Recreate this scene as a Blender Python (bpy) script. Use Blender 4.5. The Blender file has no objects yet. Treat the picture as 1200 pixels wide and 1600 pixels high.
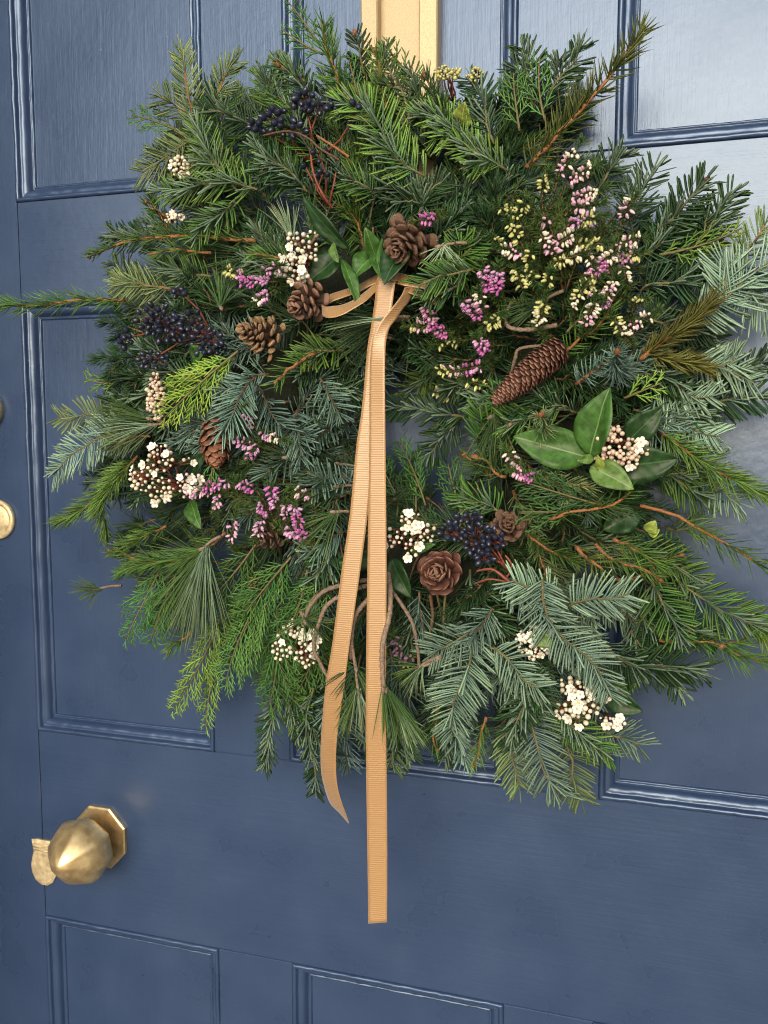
import bpy, math, random
import numpy as np
from mathutils import Vector, Matrix

rng = np.random.default_rng(11)
random.seed(11)
SC = bpy.context.scene
SC.render.engine = 'CYCLES'
COL = SC.collection

# ------------------------------------------------------------------ camera
F_PX, YAW, PITCH, DIST, Z0 = 1385.0, math.radians(17.3), math.radians(5.77), 0.88, 1.42
FWD = np.array([-math.sin(YAW)*math.cos(PITCH), math.cos(YAW)*math.cos(PITCH), -math.sin(PITCH)])
RGT = np.array([math.cos(YAW), math.sin(YAW), 0.0])
UPV = np.cross(RGT, FWD)
CAM = np.array([0, 0, Z0]) - DIST*FWD
cam = bpy.data.cameras.new('camera')
cam.sensor_fit = 'VERTICAL'
cam.sensor_height = 32.0
cam.lens = 32.0*F_PX/1600.0
cam.clip_start = 0.02
cam.clip_end = 2000
camo = bpy.data.objects.new('camera', cam)
COL.objects.link(camo)
camo.matrix_world = Matrix(((RGT[0], UPV[0], -FWD[0], CAM[0]), (RGT[1], UPV[1], -FWD[1], CAM[1]),
                            (RGT[2], UPV[2], -FWD[2], CAM[2]), (0, 0, 0, 1)))
SC.camera = camo

# ------------------------------------------------------------------ light
SUN_EL, SUN_AZ = math.radians(17), math.radians(4)      # azimuth measured from -Y (in front of the door) towards +X
w = bpy.data.worlds.new('World')
SC.world = w
w.use_nodes = True
nt = w.node_tree
sky = nt.nodes.new('ShaderNodeTexSky')
sky.sky_type = 'NISHITA'
sky.sun_disc = False
sky.sun_elevation = SUN_EL
sky.sun_rotation = math.pi - SUN_AZ
sky.air_density = 1.0
sky.dust_density = 4.0
sky.ozone_density = 1.0
bg = nt.nodes['Background']
bg.inputs['Strength'].default_value = 0.13
nt.links.new(sky.outputs[0], bg.inputs['Color'])
sun = bpy.data.lights.new('sun', 'SUN')
sun.energy = 1.5
sun.angle = math.radians(54)
sun.color = (1.0, 0.985, 0.965)
suno = bpy.data.objects.new('sun', sun)
COL.objects.link(suno)
sd = Vector((math.sin(SUN_AZ)*math.cos(SUN_EL), -math.cos(SUN_AZ)*math.cos(SUN_EL), math.sin(SUN_EL)))
suno.rotation_euler = sd.to_track_quat('Z', 'Y').to_euler()
suno.location = (0, -3, 4)
SC.view_settings.view_transform = 'Standard'
SC.view_settings.look = 'None'
SC.view_settings.exposure = 0.44
SC.cycles.filter_width = 1.1
SC.view_settings.gamma = 1.0


def at(x, y, h=0.0):
    """the point h metres in front of the door face that the photograph shows at (x, y)"""
    d = FWD*F_PX + RGT*(x-600.0) - UPV*(y-800.0)
    return CAM + d*((-h-CAM[1])/d[1])


# ------------------------------------------------------------------ materials
MATS = {}


def nodes(name):
    m = bpy.data.materials.new(name)
    m.use_nodes = True
    t = m.node_tree
    return m, t, t.nodes['Principled BSDF'], t.nodes.new, t.links.new


def rgb(c):
    return (c[0], c[1], c[2], 1.0)


def plain(name, c, rough=0.5, metal=0.0, var=0.25, scale=400.0, bump=0.0, spec=0.5, c2=None):
    if name in MATS:
        return MATS[name]
    m, t, b, N, L = nodes(name)
    co = N('ShaderNodeTexCoord')
    n = N('ShaderNodeTexNoise')
    n.inputs['Scale'].default_value = scale
    n.inputs['Detail'].default_value = 4
    L(co.outputs['Object'], n.inputs['Vector'])
    r = N('ShaderNodeValToRGB')
    r.color_ramp.elements[0].position = 0.3
    r.color_ramp.elements[1].position = 0.7
    a = c if c2 is None else c2
    r.color_ramp.elements[0].color = rgb([v*(1-var) for v in a])
    r.color_ramp.elements[1].color = rgb([min(1, v*(1+var)) for v in c])
    L(n.outputs['Fac'], r.inputs['Fac'])
    oi = N('ShaderNodeObjectInfo')
    hs = N('ShaderNodeHueSaturation')
    mr = N('ShaderNodeMapRange')
    mr.inputs['To Min'].default_value = 0.82
    mr.inputs['To Max'].default_value = 1.18
    L(oi.outputs['Random'], mr.inputs['Value'])
    L(mr.outputs[0], hs.inputs['Value'])
    L(r.outputs['Color'], hs.inputs['Color'])
    L(hs.outputs['Color'], b.inputs['Base Color'])
    b.inputs['Roughness'].default_value = rough
    b.inputs['Metallic'].default_value = metal
    b.inputs['Specular IOR Level'].default_value = spec
    if bump:
        bp = N('ShaderNodeBump')
        bp.inputs['Strength'].default_value = bump
        bp.inputs['Distance'].default_value = 0.0006
        L(n.outputs['Fac'], bp.inputs['Height'])
        L(bp.outputs[0], b.inputs['Normal'])
    MATS[name] = m
    return m


def foliage(name, c, tip, rough=0.4):
    """needles: colour drifts from needle to needle and towards the tip"""
    if name in MATS:
        return MATS[name]
    m, t, b, N, L = nodes(name)
    ar = N('ShaderNodeAttribute'); ar.attribute_name = 'rnd'
    al = N('ShaderNodeAttribute'); al.attribute_name = 'along'
    pw = N('ShaderNodeMath'); pw.operation = 'POWER'; pw.inputs[1].default_value = 1.6
    oi = N('ShaderNodeObjectInfo')
    L(al.outputs['Fac'], pw.inputs[0])
    mx = N('ShaderNodeMix'); mx.data_type = 'RGBA'
    mx.inputs['A'].default_value = rgb(c)
    mx.inputs['B'].default_value = rgb(tip)
    L(pw.outputs[0], mx.inputs['Factor'])
    hs = N('ShaderNodeHueSaturation')
    v = N('ShaderNodeMapRange'); v.inputs['To Min'].default_value = 0.62; v.inputs['To Max'].default_value = 1.4
    L(ar.outputs['Fac'], v.inputs['Value'])
    ov = N('ShaderNodeMapRange'); ov.inputs['To Min'].default_value = 0.72; ov.inputs['To Max'].default_value = 1.38
    L(oi.outputs['Random'], ov.inputs['Value'])
    vm = N('ShaderNodeMath'); vm.operation = 'MULTIPLY'
    L(v.outputs[0], vm.inputs[0]); L(ov.outputs[0], vm.inputs[1])
    L(vm.outputs[0], hs.inputs['Value'])
    fr = N('ShaderNodeMath'); fr.operation = 'MULTIPLY'; fr.inputs[1].default_value = 7.31
    fc = N('ShaderNodeMath'); fc.operation = 'FRACT'
    fa = N('ShaderNodeMath'); fa.operation = 'MULTIPLY_ADD'; fa.inputs[1].default_value = 0.06
    L(ar.outputs['Fac'], fa.inputs[0]); L(oi.outputs['Random'], fa.inputs[2])
    L(fa.outputs[0], fr.inputs[0]); L(fr.outputs[0], fc.inputs[0])
    hh = N('ShaderNodeMapRange'); hh.inputs['To Min'].default_value = 0.468; hh.inputs['To Max'].default_value = 0.515
    L(fc.outputs[0], hh.inputs['Value'])
    L(hh.outputs[0], hs.inputs['Hue'])
    L(mx.outputs['Result'], hs.inputs['Color'])
    L(hs.outputs['Color'], b.inputs['Base Color'])
    b.inputs['Roughness'].default_value = rough
    b.inputs['Specular IOR Level'].default_value = 0.28
    MATS[name] = m
    return m


def paint(name, grain):
    """old glossy navy door paint: brush marks along the grain, lumps, faint chalky scuffs"""
    m, t, b, N, L = nodes(name)
    co = N('ShaderNodeTexCoord')

    def noise(sc, detail, sx=1, sz=1, rough=0.55):
        mp = N('ShaderNodeMapping')
        mp.inputs['Scale'].default_value = (sx, 1, sz)
        L(co.outputs['Object'], mp.inputs['Vector'])
        n = N('ShaderNodeTexNoise')
        n.inputs['Scale'].default_value = sc
        n.inputs['Detail'].default_value = detail
        n.inputs['Roughness'].default_value = rough
        L(mp.outputs[0], n.inputs['Vector'])
        return n.outputs['Fac']
    sx, sz = (1, 0.045) if grain == 'v' else (0.045, 1)
    brush = noise(650, 3, sx, sz, 0.7)
    brush2 = noise(170, 2, sx, sz*1.2)
    lump = noise(90, 3)
    speck = noise(420, 1)
    scuff = noise(11, 3, 1, 1, 0.5)
    blot = noise(14, 4)

    def mul(a, k):
        q = N('ShaderNodeMath'); q.operation = 'MULTIPLY'; q.inputs[1].default_value = k
        L(a, q.inputs[0]); return q.outputs[0]

    def add(a, c):
        q = N('ShaderNodeMath'); q.operation = 'ADD'
        L(a, q.inputs[0]); L(c, q.inputs[1]); return q.outputs[0]
    sp = N('ShaderNodeMapRange'); sp.inputs['From Min'].default_value = 0.70; sp.inputs['From Max'].default_value = 0.78
    L(speck, sp.inputs['Value'])
    hsum = add(add(mul(brush, 0.55), mul(brush2, 0.7)), add(mul(lump, 1.0), mul(sp.outputs[0], 0.10)))
    bp = N('ShaderNodeBump')
    bp.inputs['Strength'].default_value = 0.45
    bp.inputs['Distance'].default_value = 0.00055
    L(hsum, bp.inputs['Height'])
    L(bp.outputs[0], b.inputs['Normal'])
    rp = N('ShaderNodeValToRGB')
    e = rp.color_ramp.elements
    e[0].position = 0.35; e[0].color = rgb((0.027, 0.049, 0.110))
    e[1].position = 0.68; e[1].color = rgb((0.034, 0.060, 0.127))
    L(blot, rp.inputs['Fac'])
    rs = N('ShaderNodeMapRange'); rs.inputs['From Min'].default_value = 0.50; rs.inputs['From Max'].default_value = 0.95
    rs.inputs['To Max'].default_value = 0.14
    L(scuff, rs.inputs['Value'])
    mx = N('ShaderNodeMix'); mx.data_type = 'RGBA'
    mx.inputs['B'].default_value = rgb((0.10, 0.14, 0.23))
    L(rs.outputs[0], mx.inputs['Factor'])
    L(rp.outputs['Color'], mx.inputs['A'])
    chip = N('ShaderNodeMapRange'); chip.inputs['From Min'].default_value = 0.83; chip.inputs['From Max'].default_value = 0.86
    L(noise(260, 1), chip.inputs['Value'])
    mc = N('ShaderNodeMix'); mc.data_type = 'RGBA'
    mc.inputs['B'].default_value = rgb((0.32, 0.36, 0.42))
    L(chip.outputs[0], mc.inputs['Factor']); L(mx.outputs['Result'], mc.inputs['A'])
    L(mc.outputs['Result'], b.inputs['Base Color'])
    rr = N('ShaderNodeMapRange'); rr.inputs['To Min'].default_value = 0.22; rr.inputs['To Max'].default_value = 0.36
    L(blot, rr.inputs['Value'])
    L(rr.outputs[0], b.inputs['Roughness'])
    b.inputs['Specular IOR Level'].default_value = 1.0
    b.inputs['Specular Tint'].default_value = (0.55, 0.73, 1.0, 1.0)  # blue of the sky's reflection put into the sheen colour
    b.inputs['Coat Weight'].default_value = 0.15
    b.inputs['Coat Roughness'].default_value = 0.3
    return m


PAINT_V, PAINT_H = paint('navy_paint_vertical', 'v'), paint('navy_paint_horizontal', 'h')

# ------------------------------------------------------------------ mesh helpers


class MB:
    """collects numpy vertices, quads and triangles and links them as ONE mesh object"""

    def __init__(self):
        self.v, self.q, self.t, self.qm, self.tm, self.r, self.a, self.uv = [], [], [], [], [], [], [], []
        self.n = 0

    def add(self, v, q=None, t=None, mq=0, mt=0, rnd=None, along=None, uv=None):
        v = np.asarray(v, float).reshape(-1, 3)
        if q is not None and len(q):
            q = np.asarray(q, int).reshape(-1, 4)
            self.q.append(q+self.n)
            self.qm.append(np.broadcast_to(np.asarray(mq, int), (len(q),)))
        if t is not None and len(t):
            t = np.asarray(t, int).reshape(-1, 3)
            self.t.append(t+self.n)
            self.tm.append(np.broadcast_to(np.asarray(mt, int), (len(t),)))
        k = len(v)
        self.v.append(v)
        self.r.append(np.broadcast_to(np.asarray(0.5 if rnd is None else rnd, float), (k,)))
        self.a.append(np.broadcast_to(np.asarray(0.0 if along is None else along, float), (k,)))
        self.uv.append(np.zeros((k, 2)) if uv is None else np.asarray(uv, float))
        self.n += k

    def mesh(self, name, mats, origin=(0, 0, 0), smooth=True):
        v = np.concatenate(self.v)-np.asarray(origin, float)
        q = np.concatenate(self.q) if self.q else np.zeros((0, 4), int)
        t = np.concatenate(self.t) if self.t else np.zeros((0, 3), int)
        m = bpy.data.meshes.new(name)
        m.vertices.add(len(v))
        m.vertices.foreach_set('co', v.astype(np.float32).ravel())
        nl = q.size+t.size
        m.loops.add(nl)
        li = np.concatenate([q.ravel(), t.ravel()]).astype(np.int32)
        m.loops.foreach_set('vertex_index', li)
        m.polygons.add(len(q)+len(t))
        ls = np.concatenate([np.arange(len(q))*4, q.size+np.arange(len(t))*3]).astype(np.int32)
        m.polygons.foreach_set('loop_start', ls)
        mi = np.concatenate((self.qm+self.tm) or [np.zeros(0, int)]).astype(np.int32)
        m.polygons.foreach_set('material_index', mi)
        m.polygons.foreach_set('use_smooth', np.full(len(q)+len(t), bool(smooth)))
        for nm, dat in (('rnd', self.r), ('along', self.a)):
            at_ = m.attributes.new(nm, 'FLOAT', 'POINT')
            at_.data.foreach_set('value', np.concatenate(dat).astype(np.float32))
        uvl = m.uv_layers.new(name='uv')
        uvl.data.foreach_set('uv', np.concatenate(self.uv)[li].astype(np.float32).ravel())
        for k in mats:
            m.materials.append(k)
        m.update(calc_edges=True)
        m.validate()
        return m

    def build(self, name, mats, parent=None, smooth=True, stuff=False, origin=None):
        if not isinstance(mats, (list, tuple)):
            mats = [mats]
        if origin is None:
            origin = ORIGIN.get(parent.name if parent else None, (0, 0, 0))
        return link(name, self.mesh(name, mats, origin, smooth), parent, stuff)


ORIGIN = {}


def link(name, mesh, parent=None, stuff=False, mat=None):
    o = bpy.data.objects.new(name, mesh)
    COL.objects.link(o)
    if parent:
        o.parent = parent
        ORIGIN[o.name] = ORIGIN.get(parent.name, (0, 0, 0))
    if stuff:
        o['kind'] = 'stuff'
    if mat is not None:
        o.matrix_local = mat
    return o


def thing(name, label, cat, loc, group=None):
    o = bpy.data.objects.new(name, None)
    o.empty_display_size = 0.02
    COL.objects.link(o)
    o.location = Vector(loc)
    ORIGIN[o.name] = tuple(float(c) for c in loc)
    o['label'] = label
    o['category'] = cat
    if group:
        o['group'] = group
    return o


def norm(v):
    v = np.asarray(v, float)
    return v/np.maximum(np.linalg.norm(v, axis=-1, keepdims=True), 1e-12)


def frame(d, up):
    """matrix columns X (side), Y (along d), Z (up)"""
    d = norm(d)
    s = np.cross(d, up)
    if np.linalg.norm(s) < 1e-6:
        s = np.cross(d, (0.3, 0.5, 0.8))
    s = norm(s)
    u = np.cross(s, d)
    return s, d, u


def mat4(s, d, u, p, sc=(1, 1, 1)):
    return Matrix(((s[0]*sc[0], d[0]*sc[1], u[0]*sc[2], p[0]), (s[1]*sc[0], d[1]*sc[1], u[1]*sc[2], p[1]),
                   (s[2]*sc[0], d[2]*sc[1], u[2]*sc[2], p[2]), (0, 0, 0, 1)))


def tube(mb, pts, rad, n=6, mat=0, rnd=0.5, cap=True, lump=0.0):
    pts = np.asarray(pts, float)
    k = len(pts)
    rad = np.broadcast_to(np.asarray(rad, float), (k,))
    tan = norm(np.gradient(pts, axis=0))
    ref = np.array([0.31, -0.83, 0.46])
    s = norm(np.cross(tan, ref))
    u = np.cross(s, tan)
    a = np.arange(n)*2*math.pi/n
    r = rad[:, None]*np.ones((1, n))
    if lump:
        r = r*(1+lump*rng.normal(size=(k, n)))
    v = pts[:, None, :]+r[..., None]*(np.cos(a)[None, :, None]*s[:, None, :]+np.sin(a)[None, :, None]*u[:, None, :])
    idx = np.arange(k*n).reshape(k, n)
    q = np.stack([idx[:-1], np.roll(idx, -1, 1)[:-1], np.roll(idx, -1, 1)[1:], idx[1:]], -1).reshape(-1, 4)
    v = v.reshape(-1, 3)
    t = []
    if cap:
        v = np.concatenate([v, pts[:1], pts[-1:]])
        for i in range(n):
            j = (i+1) % n
            t.append((k*n, j, i))
            t.append((k*n+1, (k-1)*n+i, (k-1)*n+j))
    al = np.repeat(np.linspace(0, 1, k), n)
    if cap:
        al = np.concatenate([al, [0, 1]])
    mb.add(v, q, t, mat, mat, rnd, al)


FLAT = dict(t=np.array([0, .5, .9, 1.0]), p=np.array([.55, 1, .9, .35]), n=4)
ROUND = dict(t=np.array([0, .5, 1.0]), p=np.array([.8, 1, .12]), n=3)
SCALY = dict(t=np.array([0, .2, .4, .6, .8, 1.0]), p=np.array([.7, 1.05, .75, 1.0, .65, .25]), n=4)
LONG = dict(t=np.array([0, .3, .6, .85, 1.0]), p=np.array([.9, 1, 1, .8, .1]), n=3)


def needles(mb, base, d, up, ln, wd, th, bend, tpl, two=True):
    """N needles at once: closed little bars with their own thickness, slot 1 on the underside"""
    N = len(base)
    if N == 0:
        return
    d = norm(d)
    s = norm(np.cross(d, up))
    u = np.cross(s, d)
    t, p, n = tpl['t'], tpl['p'], tpl['n']
    R = len(t)
    ln = np.broadcast_to(ln, (N,))
    c = base[:, None, :]+d[:, None, :]*(ln[:, None]*t)[..., None]+np.asarray(bend)[:, None, :]*(ln[:, None]*t**2)[..., None]
    if n == 4:
        ox, oy = np.array([-1, 0, 1, 0]), np.array([0, 1, 0, -1])
    else:
        ox, oy = np.array([-1, 1, 0])*.87, np.array([.5, .5, -1.])
    W = np.broadcast_to(wd, (N,))[:, None, None]*.5*p[None, :, None]*ox
    T = np.broadcast_to(th, (N,))[:, None, None]*.5*p[None, :, None]*oy
    v = c[:, :, None, :]+W[..., None]*s[:, None, None, :]+T[..., None]*u[:, None, None, :]
    idx = np.arange(N*R*n).reshape(N, R, n)
    nx = np.roll(idx, -1, 2)
    q = np.stack([idx[:, :-1], idx[:, 1:], nx[:, 1:], nx[:, :-1]], -1)
    mq = np.zeros((N, R-1, n), int)
    if two:
        if n == 4:
            mq[..., 2:] = 1
        else:
            mq[..., 1:] = 0
    rn = np.repeat(rng.random(N), R*n)
    al = np.broadcast_to(t[None, :, None], (N, R, n)).ravel()
    if n == 4:
        cap = idx[:, -1, ::-1].reshape(-1, 4)
        mb.add(v.reshape(-1, 3), np.concatenate([q.reshape(-1, 4), cap]), None,
               np.concatenate([mq.ravel(), np.zeros(N, int)]), 0, rn, al)
    else:
        mb.add(v.reshape(-1, 3), q.reshape(-1, 4), idx[:, -1, ::-1].reshape(-1, 3), mq.ravel(), 0, rn, al)


def lathe(mb, prof, n, org, ax, mat=0, side=None):
    """prof = [(distance along axis, radius)]"""
    s, d, u = frame(ax, (0.2, 0.1, 0.97) if side is None else side)
    a = np.arange(n)*2*math.pi/n
    prof = np.asarray(prof, float)
    k = len(prof)
    v = np.asarray(org)+prof[:, 0][:, None, None]*d+prof[:, 1][:, None, None]*(np.cos(a)[None, :, None]*s+np.sin(a)[None, :, None]*u)
    idx = np.arange(k*n).reshape(k, n)
    nx = np.roll(idx, -1, 1)
    q = np.stack([idx[:-1], idx[1:], nx[1:], nx[:-1]], -1).reshape(-1, 4)
    vv = np.concatenate([v.reshape(-1, 3), [np.asarray(org)+d*prof[0, 0], np.asarray(org)+d*prof[-1, 0]]])
    t = []
    for i in range(n):
        j = (i+1) % n
        t += [(k*n, i, j), (k*n+1, (k-1)*n+j, (k-1)*n+i)]
    mb.add(vv, q, t, mat, mat, 0.5, np.concatenate([np.repeat(np.linspace(0, 1, k), n), [0, 1]]))


def box(mb, x0, x1, y0, y1, z0, z1, bev=0.0012, mat=0):
    """box with its front (low y) edges chamfered"""
    b = bev
    v = [(x0, y1, z0), (x1, y1, z0), (x1, y1, z1), (x0, y1, z1),
         (x0, y0+b, z0), (x1, y0+b, z0), (x1, y0+b, z1), (x0, y0+b, z1),
         (x0+b, y0, z0+b), (x1-b, y0, z0+b), (x1-b, y0, z1-b), (x0+b, y0, z1-b)]
    q = [(0, 3, 2, 1), (0, 1, 5, 4), (1, 2, 6, 5), (2, 3, 7, 6), (3, 0, 4, 7),
         (4, 5, 9, 8), (5, 6, 10, 9), (6, 7, 11, 10), (7, 4, 8, 11), (8, 9, 10, 11)]
    mb.add(v, q, None, mat)

# ================================================================== ground and door
g = MB()
gx = 400.0
g.add([(-gx, -gx, 0), (gx, -gx, 0), (gx, gx, 0), (-gx, gx, 0)], [(0, 1, 2, 3)])
go = g.build('ground', plain('grey_stone_paving', (0.22, 0.21, 0.2), 0.8, scale=6, bump=0.3))
go['kind'] = 'structure'  # unseen ground sheet, added for the door's shading and reflections

XS = [(-0.422, -0.193), (-0.104, 0.126), (0.214, 0.444)]
ZS = [(0.36, 0.9255), (1.152, 1.640), (1.7485, 2.13)]
XL, XR, ZB, ZT = -0.535, 0.557, 0.06, 2.24
PD = 0.0125                                               # how far the panels lie behind the face
door = thing('panelled_door', 'glossy navy blue panelled wooden door with moulded panels behind the wreath', 'door', (0.0, 0.0, ZB))
GAP = 0.0003


def piece(name, x0, x1, z0, z1, m, y0=0.0, y1=0.04, bev=0.0009):
    b = MB()
    box(b, x0, x1, y0, y1, z0, z1, bev)
    return b.build(name, m, door, smooth=False)


piece('stile', XL, XS[0][0]-GAP, ZB, ZT, PAINT_V)
piece('stile', XS[2][1]+GAP, XR, ZB, ZT, PAINT_V)
zr = [(ZB, ZS[0][0]), (ZS[0][1], ZS[1][0]), (ZS[1][1], ZS[2][0]), (ZS[2][1], ZT)]
for a, b_ in zr:
    piece('rail', XS[0][0]+GAP, XS[2][1]-GAP, a, b_, PAINT_H, 0.0004)
for (a, b_) in ZS:
    for i in (0, 1):
        piece('muntin', XS[i][1], XS[i+1][0], a+GAP, b_-GAP, PAINT_V, 0.0002)

# moulding profile: u inwards from the opening's edge, v out of the door face
PROF = [(0.0, -0.004), (0.0, 0.0005), (0.0008, 0.0017), (0.0025, 0.0021), (0.0042, 0.0015), (0.0048, -0.0002), (0.0052, -0.0026),
        (0.0062, -0.0034), (0.0078, -0.0030), (0.0098, -0.0036), (0.0118, -0.0052), (0.0132, -0.0076), (0.0137, -0.0094),
        (0.0142, -0.0108), (0.0152, -0.0112), (0.0160, -0.0100), (0.0170, -0.0100), (0.0178, -0.0110), (0.0182, -0.0130)]


def moulding(x0, x1, z0, z1):
    cor = [(x0, z0, 1, 1), (x1, z0, -1, 1), (x1, z1, -1, -1), (x0, z1, 1, -1)]
    for i in range(4):
        A, B = cor[i], cor[(i+1) % 4]
        b = MB()
        K = 40
        v = []
        for k in range(K+1):
            f = k/K
            jit = 0.00026*rng.normal(size=len(PROF))+0.00028*rng.normal()
            for (u, h), j in zip(PROF, jit):
                pa = np.array([A[0]+A[2]*u, -h, A[1]+A[3]*u])
                pb = np.array([B[0]+B[2]*u, -h, B[1]+B[3]*u])
                p = pa*(1-f)+pb*f
                if 0 < k < K:
                    p[1] += j
                v.append(p)
        n = len(PROF)
        q = [(k*n+j, k*n+j+1, (k+1)*n+j+1, (k+1)*n+j) for k in range(K) for j in range(n-1)]
        b.add(v, q)
        b.build('moulding', PAINT_H if i % 2 == 0 else PAINT_V, door)


for (a, b_) in XS:
    for (c, d) in ZS:
        piece('panel', a+0.001, b_-0.001, c+0.001, d-0.001, PAINT_V, PD, 0.034)
        moulding(a, b_, c, d)

# unseen door frame, added to block side and top light off the door
for nm, (x0, x1, z0, z1) in (('added_jamb', (-0.66, XL-0.004, 0.0, 2.40)), ('added_jamb', (XR+0.004, 0.68, 0.0, 2.40)), ('added_head', (XL-0.004, XR+0.004, ZT+0.004, 2.40))):
    b = MB(); box(b, x0, x1, -0.30, 0.05, z0, z1, 0.004)
    o = b.build(nm, PAINT_V, None, smooth=False)
    o['kind'] = 'structure'

# gold plate on the middle top panel
GOLD = plain('aged_gold_paint', (0.49, 0.395, 0.24), 0.45, 0.2, 0.10, 900, 0.15, c2=(0.43, 0.335, 0.195))
gb = MB(); box(gb, -0.0215, 0.0515, PD-0.0035, PD, 1.62, 2.10, 0.0006)
plate = gb.build('gold_plate', GOLD, door, smooth=False)
plate['label'] = 'tall gold plate with two raised edge strips above the wreath'
for a, b_ in ((-0.0223, -0.0055), (0.0345, 0.0523)):
    s_ = MB(); box(s_, a, b_, PD-0.0155, PD-0.0002, 1.62, 2.10, 0.0012)
    s_.build('edge_strip', GOLD, plate, smooth=False)

BRASS = plain('tarnished_brass', (0.70, 0.54, 0.28), 0.36, 0.75, 0.13, 90, 0.15, c2=(0.54, 0.39, 0.19))
PALE = plain('worn_pale_brass', (0.56, 0.47, 0.29), 0.45, 0.35, 0.2, 160, 0.3, c2=(0.46, 0.37, 0.22))

# door knob on its octagonal rose
kc = at(159, 1306, 0.0)
OUT = np.array([0, -1.0, 0])
kb = MB()
tube(kb, [kc+OUT*0.003, kc+OUT*0.0095, kc+OUT*0.0125, kc+OUT*0.023], [0.0150, 0.0132, 0.0105, 0.0110], 24)
knob = kb.build('door_knob', BRASS, door)
knob['label'] = 'faceted brass door knob on an octagonal plate'
rb = MB()
n8 = 8
R8 = 0.0385
vv = []
for (h, r) in ((0.0, 1.0), (0.0035, 1.0), (0.0046, 0.95), (0.0042, 0.5)):
    for i in range(n8):
        a = math.radians(22.5+45*i)
        vv.append((kc[0]+math.cos(a)*R8*r*0.93, -h, kc[2]+math.sin(a)*R8*r))
qq = [(k*8+i, (k+1)*8+i, (k+1)*8+(i+1) % 8, k*8+(i+1) % 8) for k in range(3) for i in range(8)]
vv.append((kc[0], -0.0042, kc[2]))
rb.add(vv, qq, [(24+i, 32, 24+(i+1) % 8) for i in range(8)])
rb.build('rose', BRASS, knob, smooth=False)
bb = MB()
prof = [(0.013, 0.011), (0.0145, 0.017), (0.019, 0.0225), (0.025, 0.0266), (0.031, 0.0283), (0.036, 0.0278), (0.042, 0.0255), (0.049, 0.0200), (0.056, 0.0126), (0.0600, 0.0066), (0.0618, 0.0026), (0.0622, 0.0006)]
n = 48
v = []
for h, r in prof:
    h, r = 0.012+(h-0.012)*1.34, r*1.25
    for i in range(n):
        a = 2*math.pi*i/n
        f = (a+math.pi/8) % (math.pi/4)-math.pi/8
        o8 = math.cos(math.pi/8)/math.cos(f)*1.06
        rr = r*(0.2+0.8*o8)
        v.append((kc[0]+math.cos(a+0.2)*rr, -h, kc[2]+math.sin(a+0.2)*rr))
q = [(k*n+i, (k+1)*n+i, (k+1)*n+(i+1) % n, k*n+(i+1) % n) for k in range(len(prof)-1) for i in range(n)]
v.append((kc[0], -0.0791, kc[2]))
bb.add(v, q, [((len(prof)-1)*n+i, len(v)-1, (len(prof)-1)*n+(i+1) % n) for i in range(n)])
bb.build('knob', BRASS, knob)

# keyhole cover: a little brass drop
kp = [(-17, -34), (-9, -35.5), (9, -35.5), (17, -34), (15.5, -24), (14.5, -16), (17, -6), (19, 5), (18, 17), (13, 28), (5, 34), (-5, 34), (-13, 28), (-18, 17), (-19, 5), (-17, -6), (-14.5, -16), (-15.5, -24)]
c0 = at(70, 1347, 0)
e1, e2 = at(71, 1347, 0)-c0, at(70, 1348, 0)-c0
e1 = np.array([np.linalg.norm(e1), 0, 0]); e2 = np.array([0, 0, -np.linalg.norm(e2)])
kb = MB()
v = []
for h, s in ((0.0, 1.0), (0.0025, 1.0), (0.0036, 0.88)):
    for (a, b_) in kp:
        v.append(c0+e1*a*s+e2*b_*s+OUT*h)
v.append(c0+OUT*0.0038)
n = len(kp)
q = [(k*n+(i+1) % n, (k+1)*n+(i+1) % n, (k+1)*n+i, k*n+i) for k in range(2) for i in range(n)]
kb.add(v, q, [(2*n+(i+1) % n, 3*n, 2*n+i) for i in range(n)])
kcov = kb.build('keyhole_cover', PALE, door, smooth=False)
kcov['label'] = 'pale brass drop shaped keyhole cover beside the knob'
for dy in (-29, -24, -19.5):
    rb = MB(); p0, p1 = c0+e1*-13.5+e2*dy+OUT*0.0036, c0+e1*13.5+e2*dy+OUT*0.0036
    tube(rb, [p0, (p0+p1)/2, p1], 0.0009, 6)
    rb.build('ridge', PALE, kcov)

for (x, y, r, lab, hh) in ((-1, 811, 0.0228, 'lower brass lock cylinder at the left edge', 0.005), (-19, 641, 0.0225, 'upper brass lock cylinder at the left edge', 0.009)):
    c = at(x, y, 0)
    lb = MB()
    lathe(lb, [(0, r), (hh-0.001, r), (hh, r*0.95), (hh+0.0008, r*0.84), (hh, r*0.78), (hh-0.0018, r*0.74), (hh-0.0012, r*0.70), (hh-0.001, 0.0005)], 36, c, OUT)
    lo = lb.build('lock_cylinder', PALE, door)
    lo['label'] = lab
    sb = MB(); box(sb, c[0]-0.0012, c[0]+0.0012, -hh-0.0002, -0.0005, c[2]-0.0055, c[2]+0.0055, 0.0003)
    sb.build('keyway', plain('dark_keyway', (0.02, 0.018, 0.015), 0.6), lo, smooth=False)
    kb2 = MB(); lathe(kb2, [(0.0008, 0.0048), (hh-0.0004, 0.0048), (hh, 0.0042), (hh, 0.0005)], 24, c+np.array([0, 0, 0.001]), OUT)
    kb2.build('plug', BRASS, lo)

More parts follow.
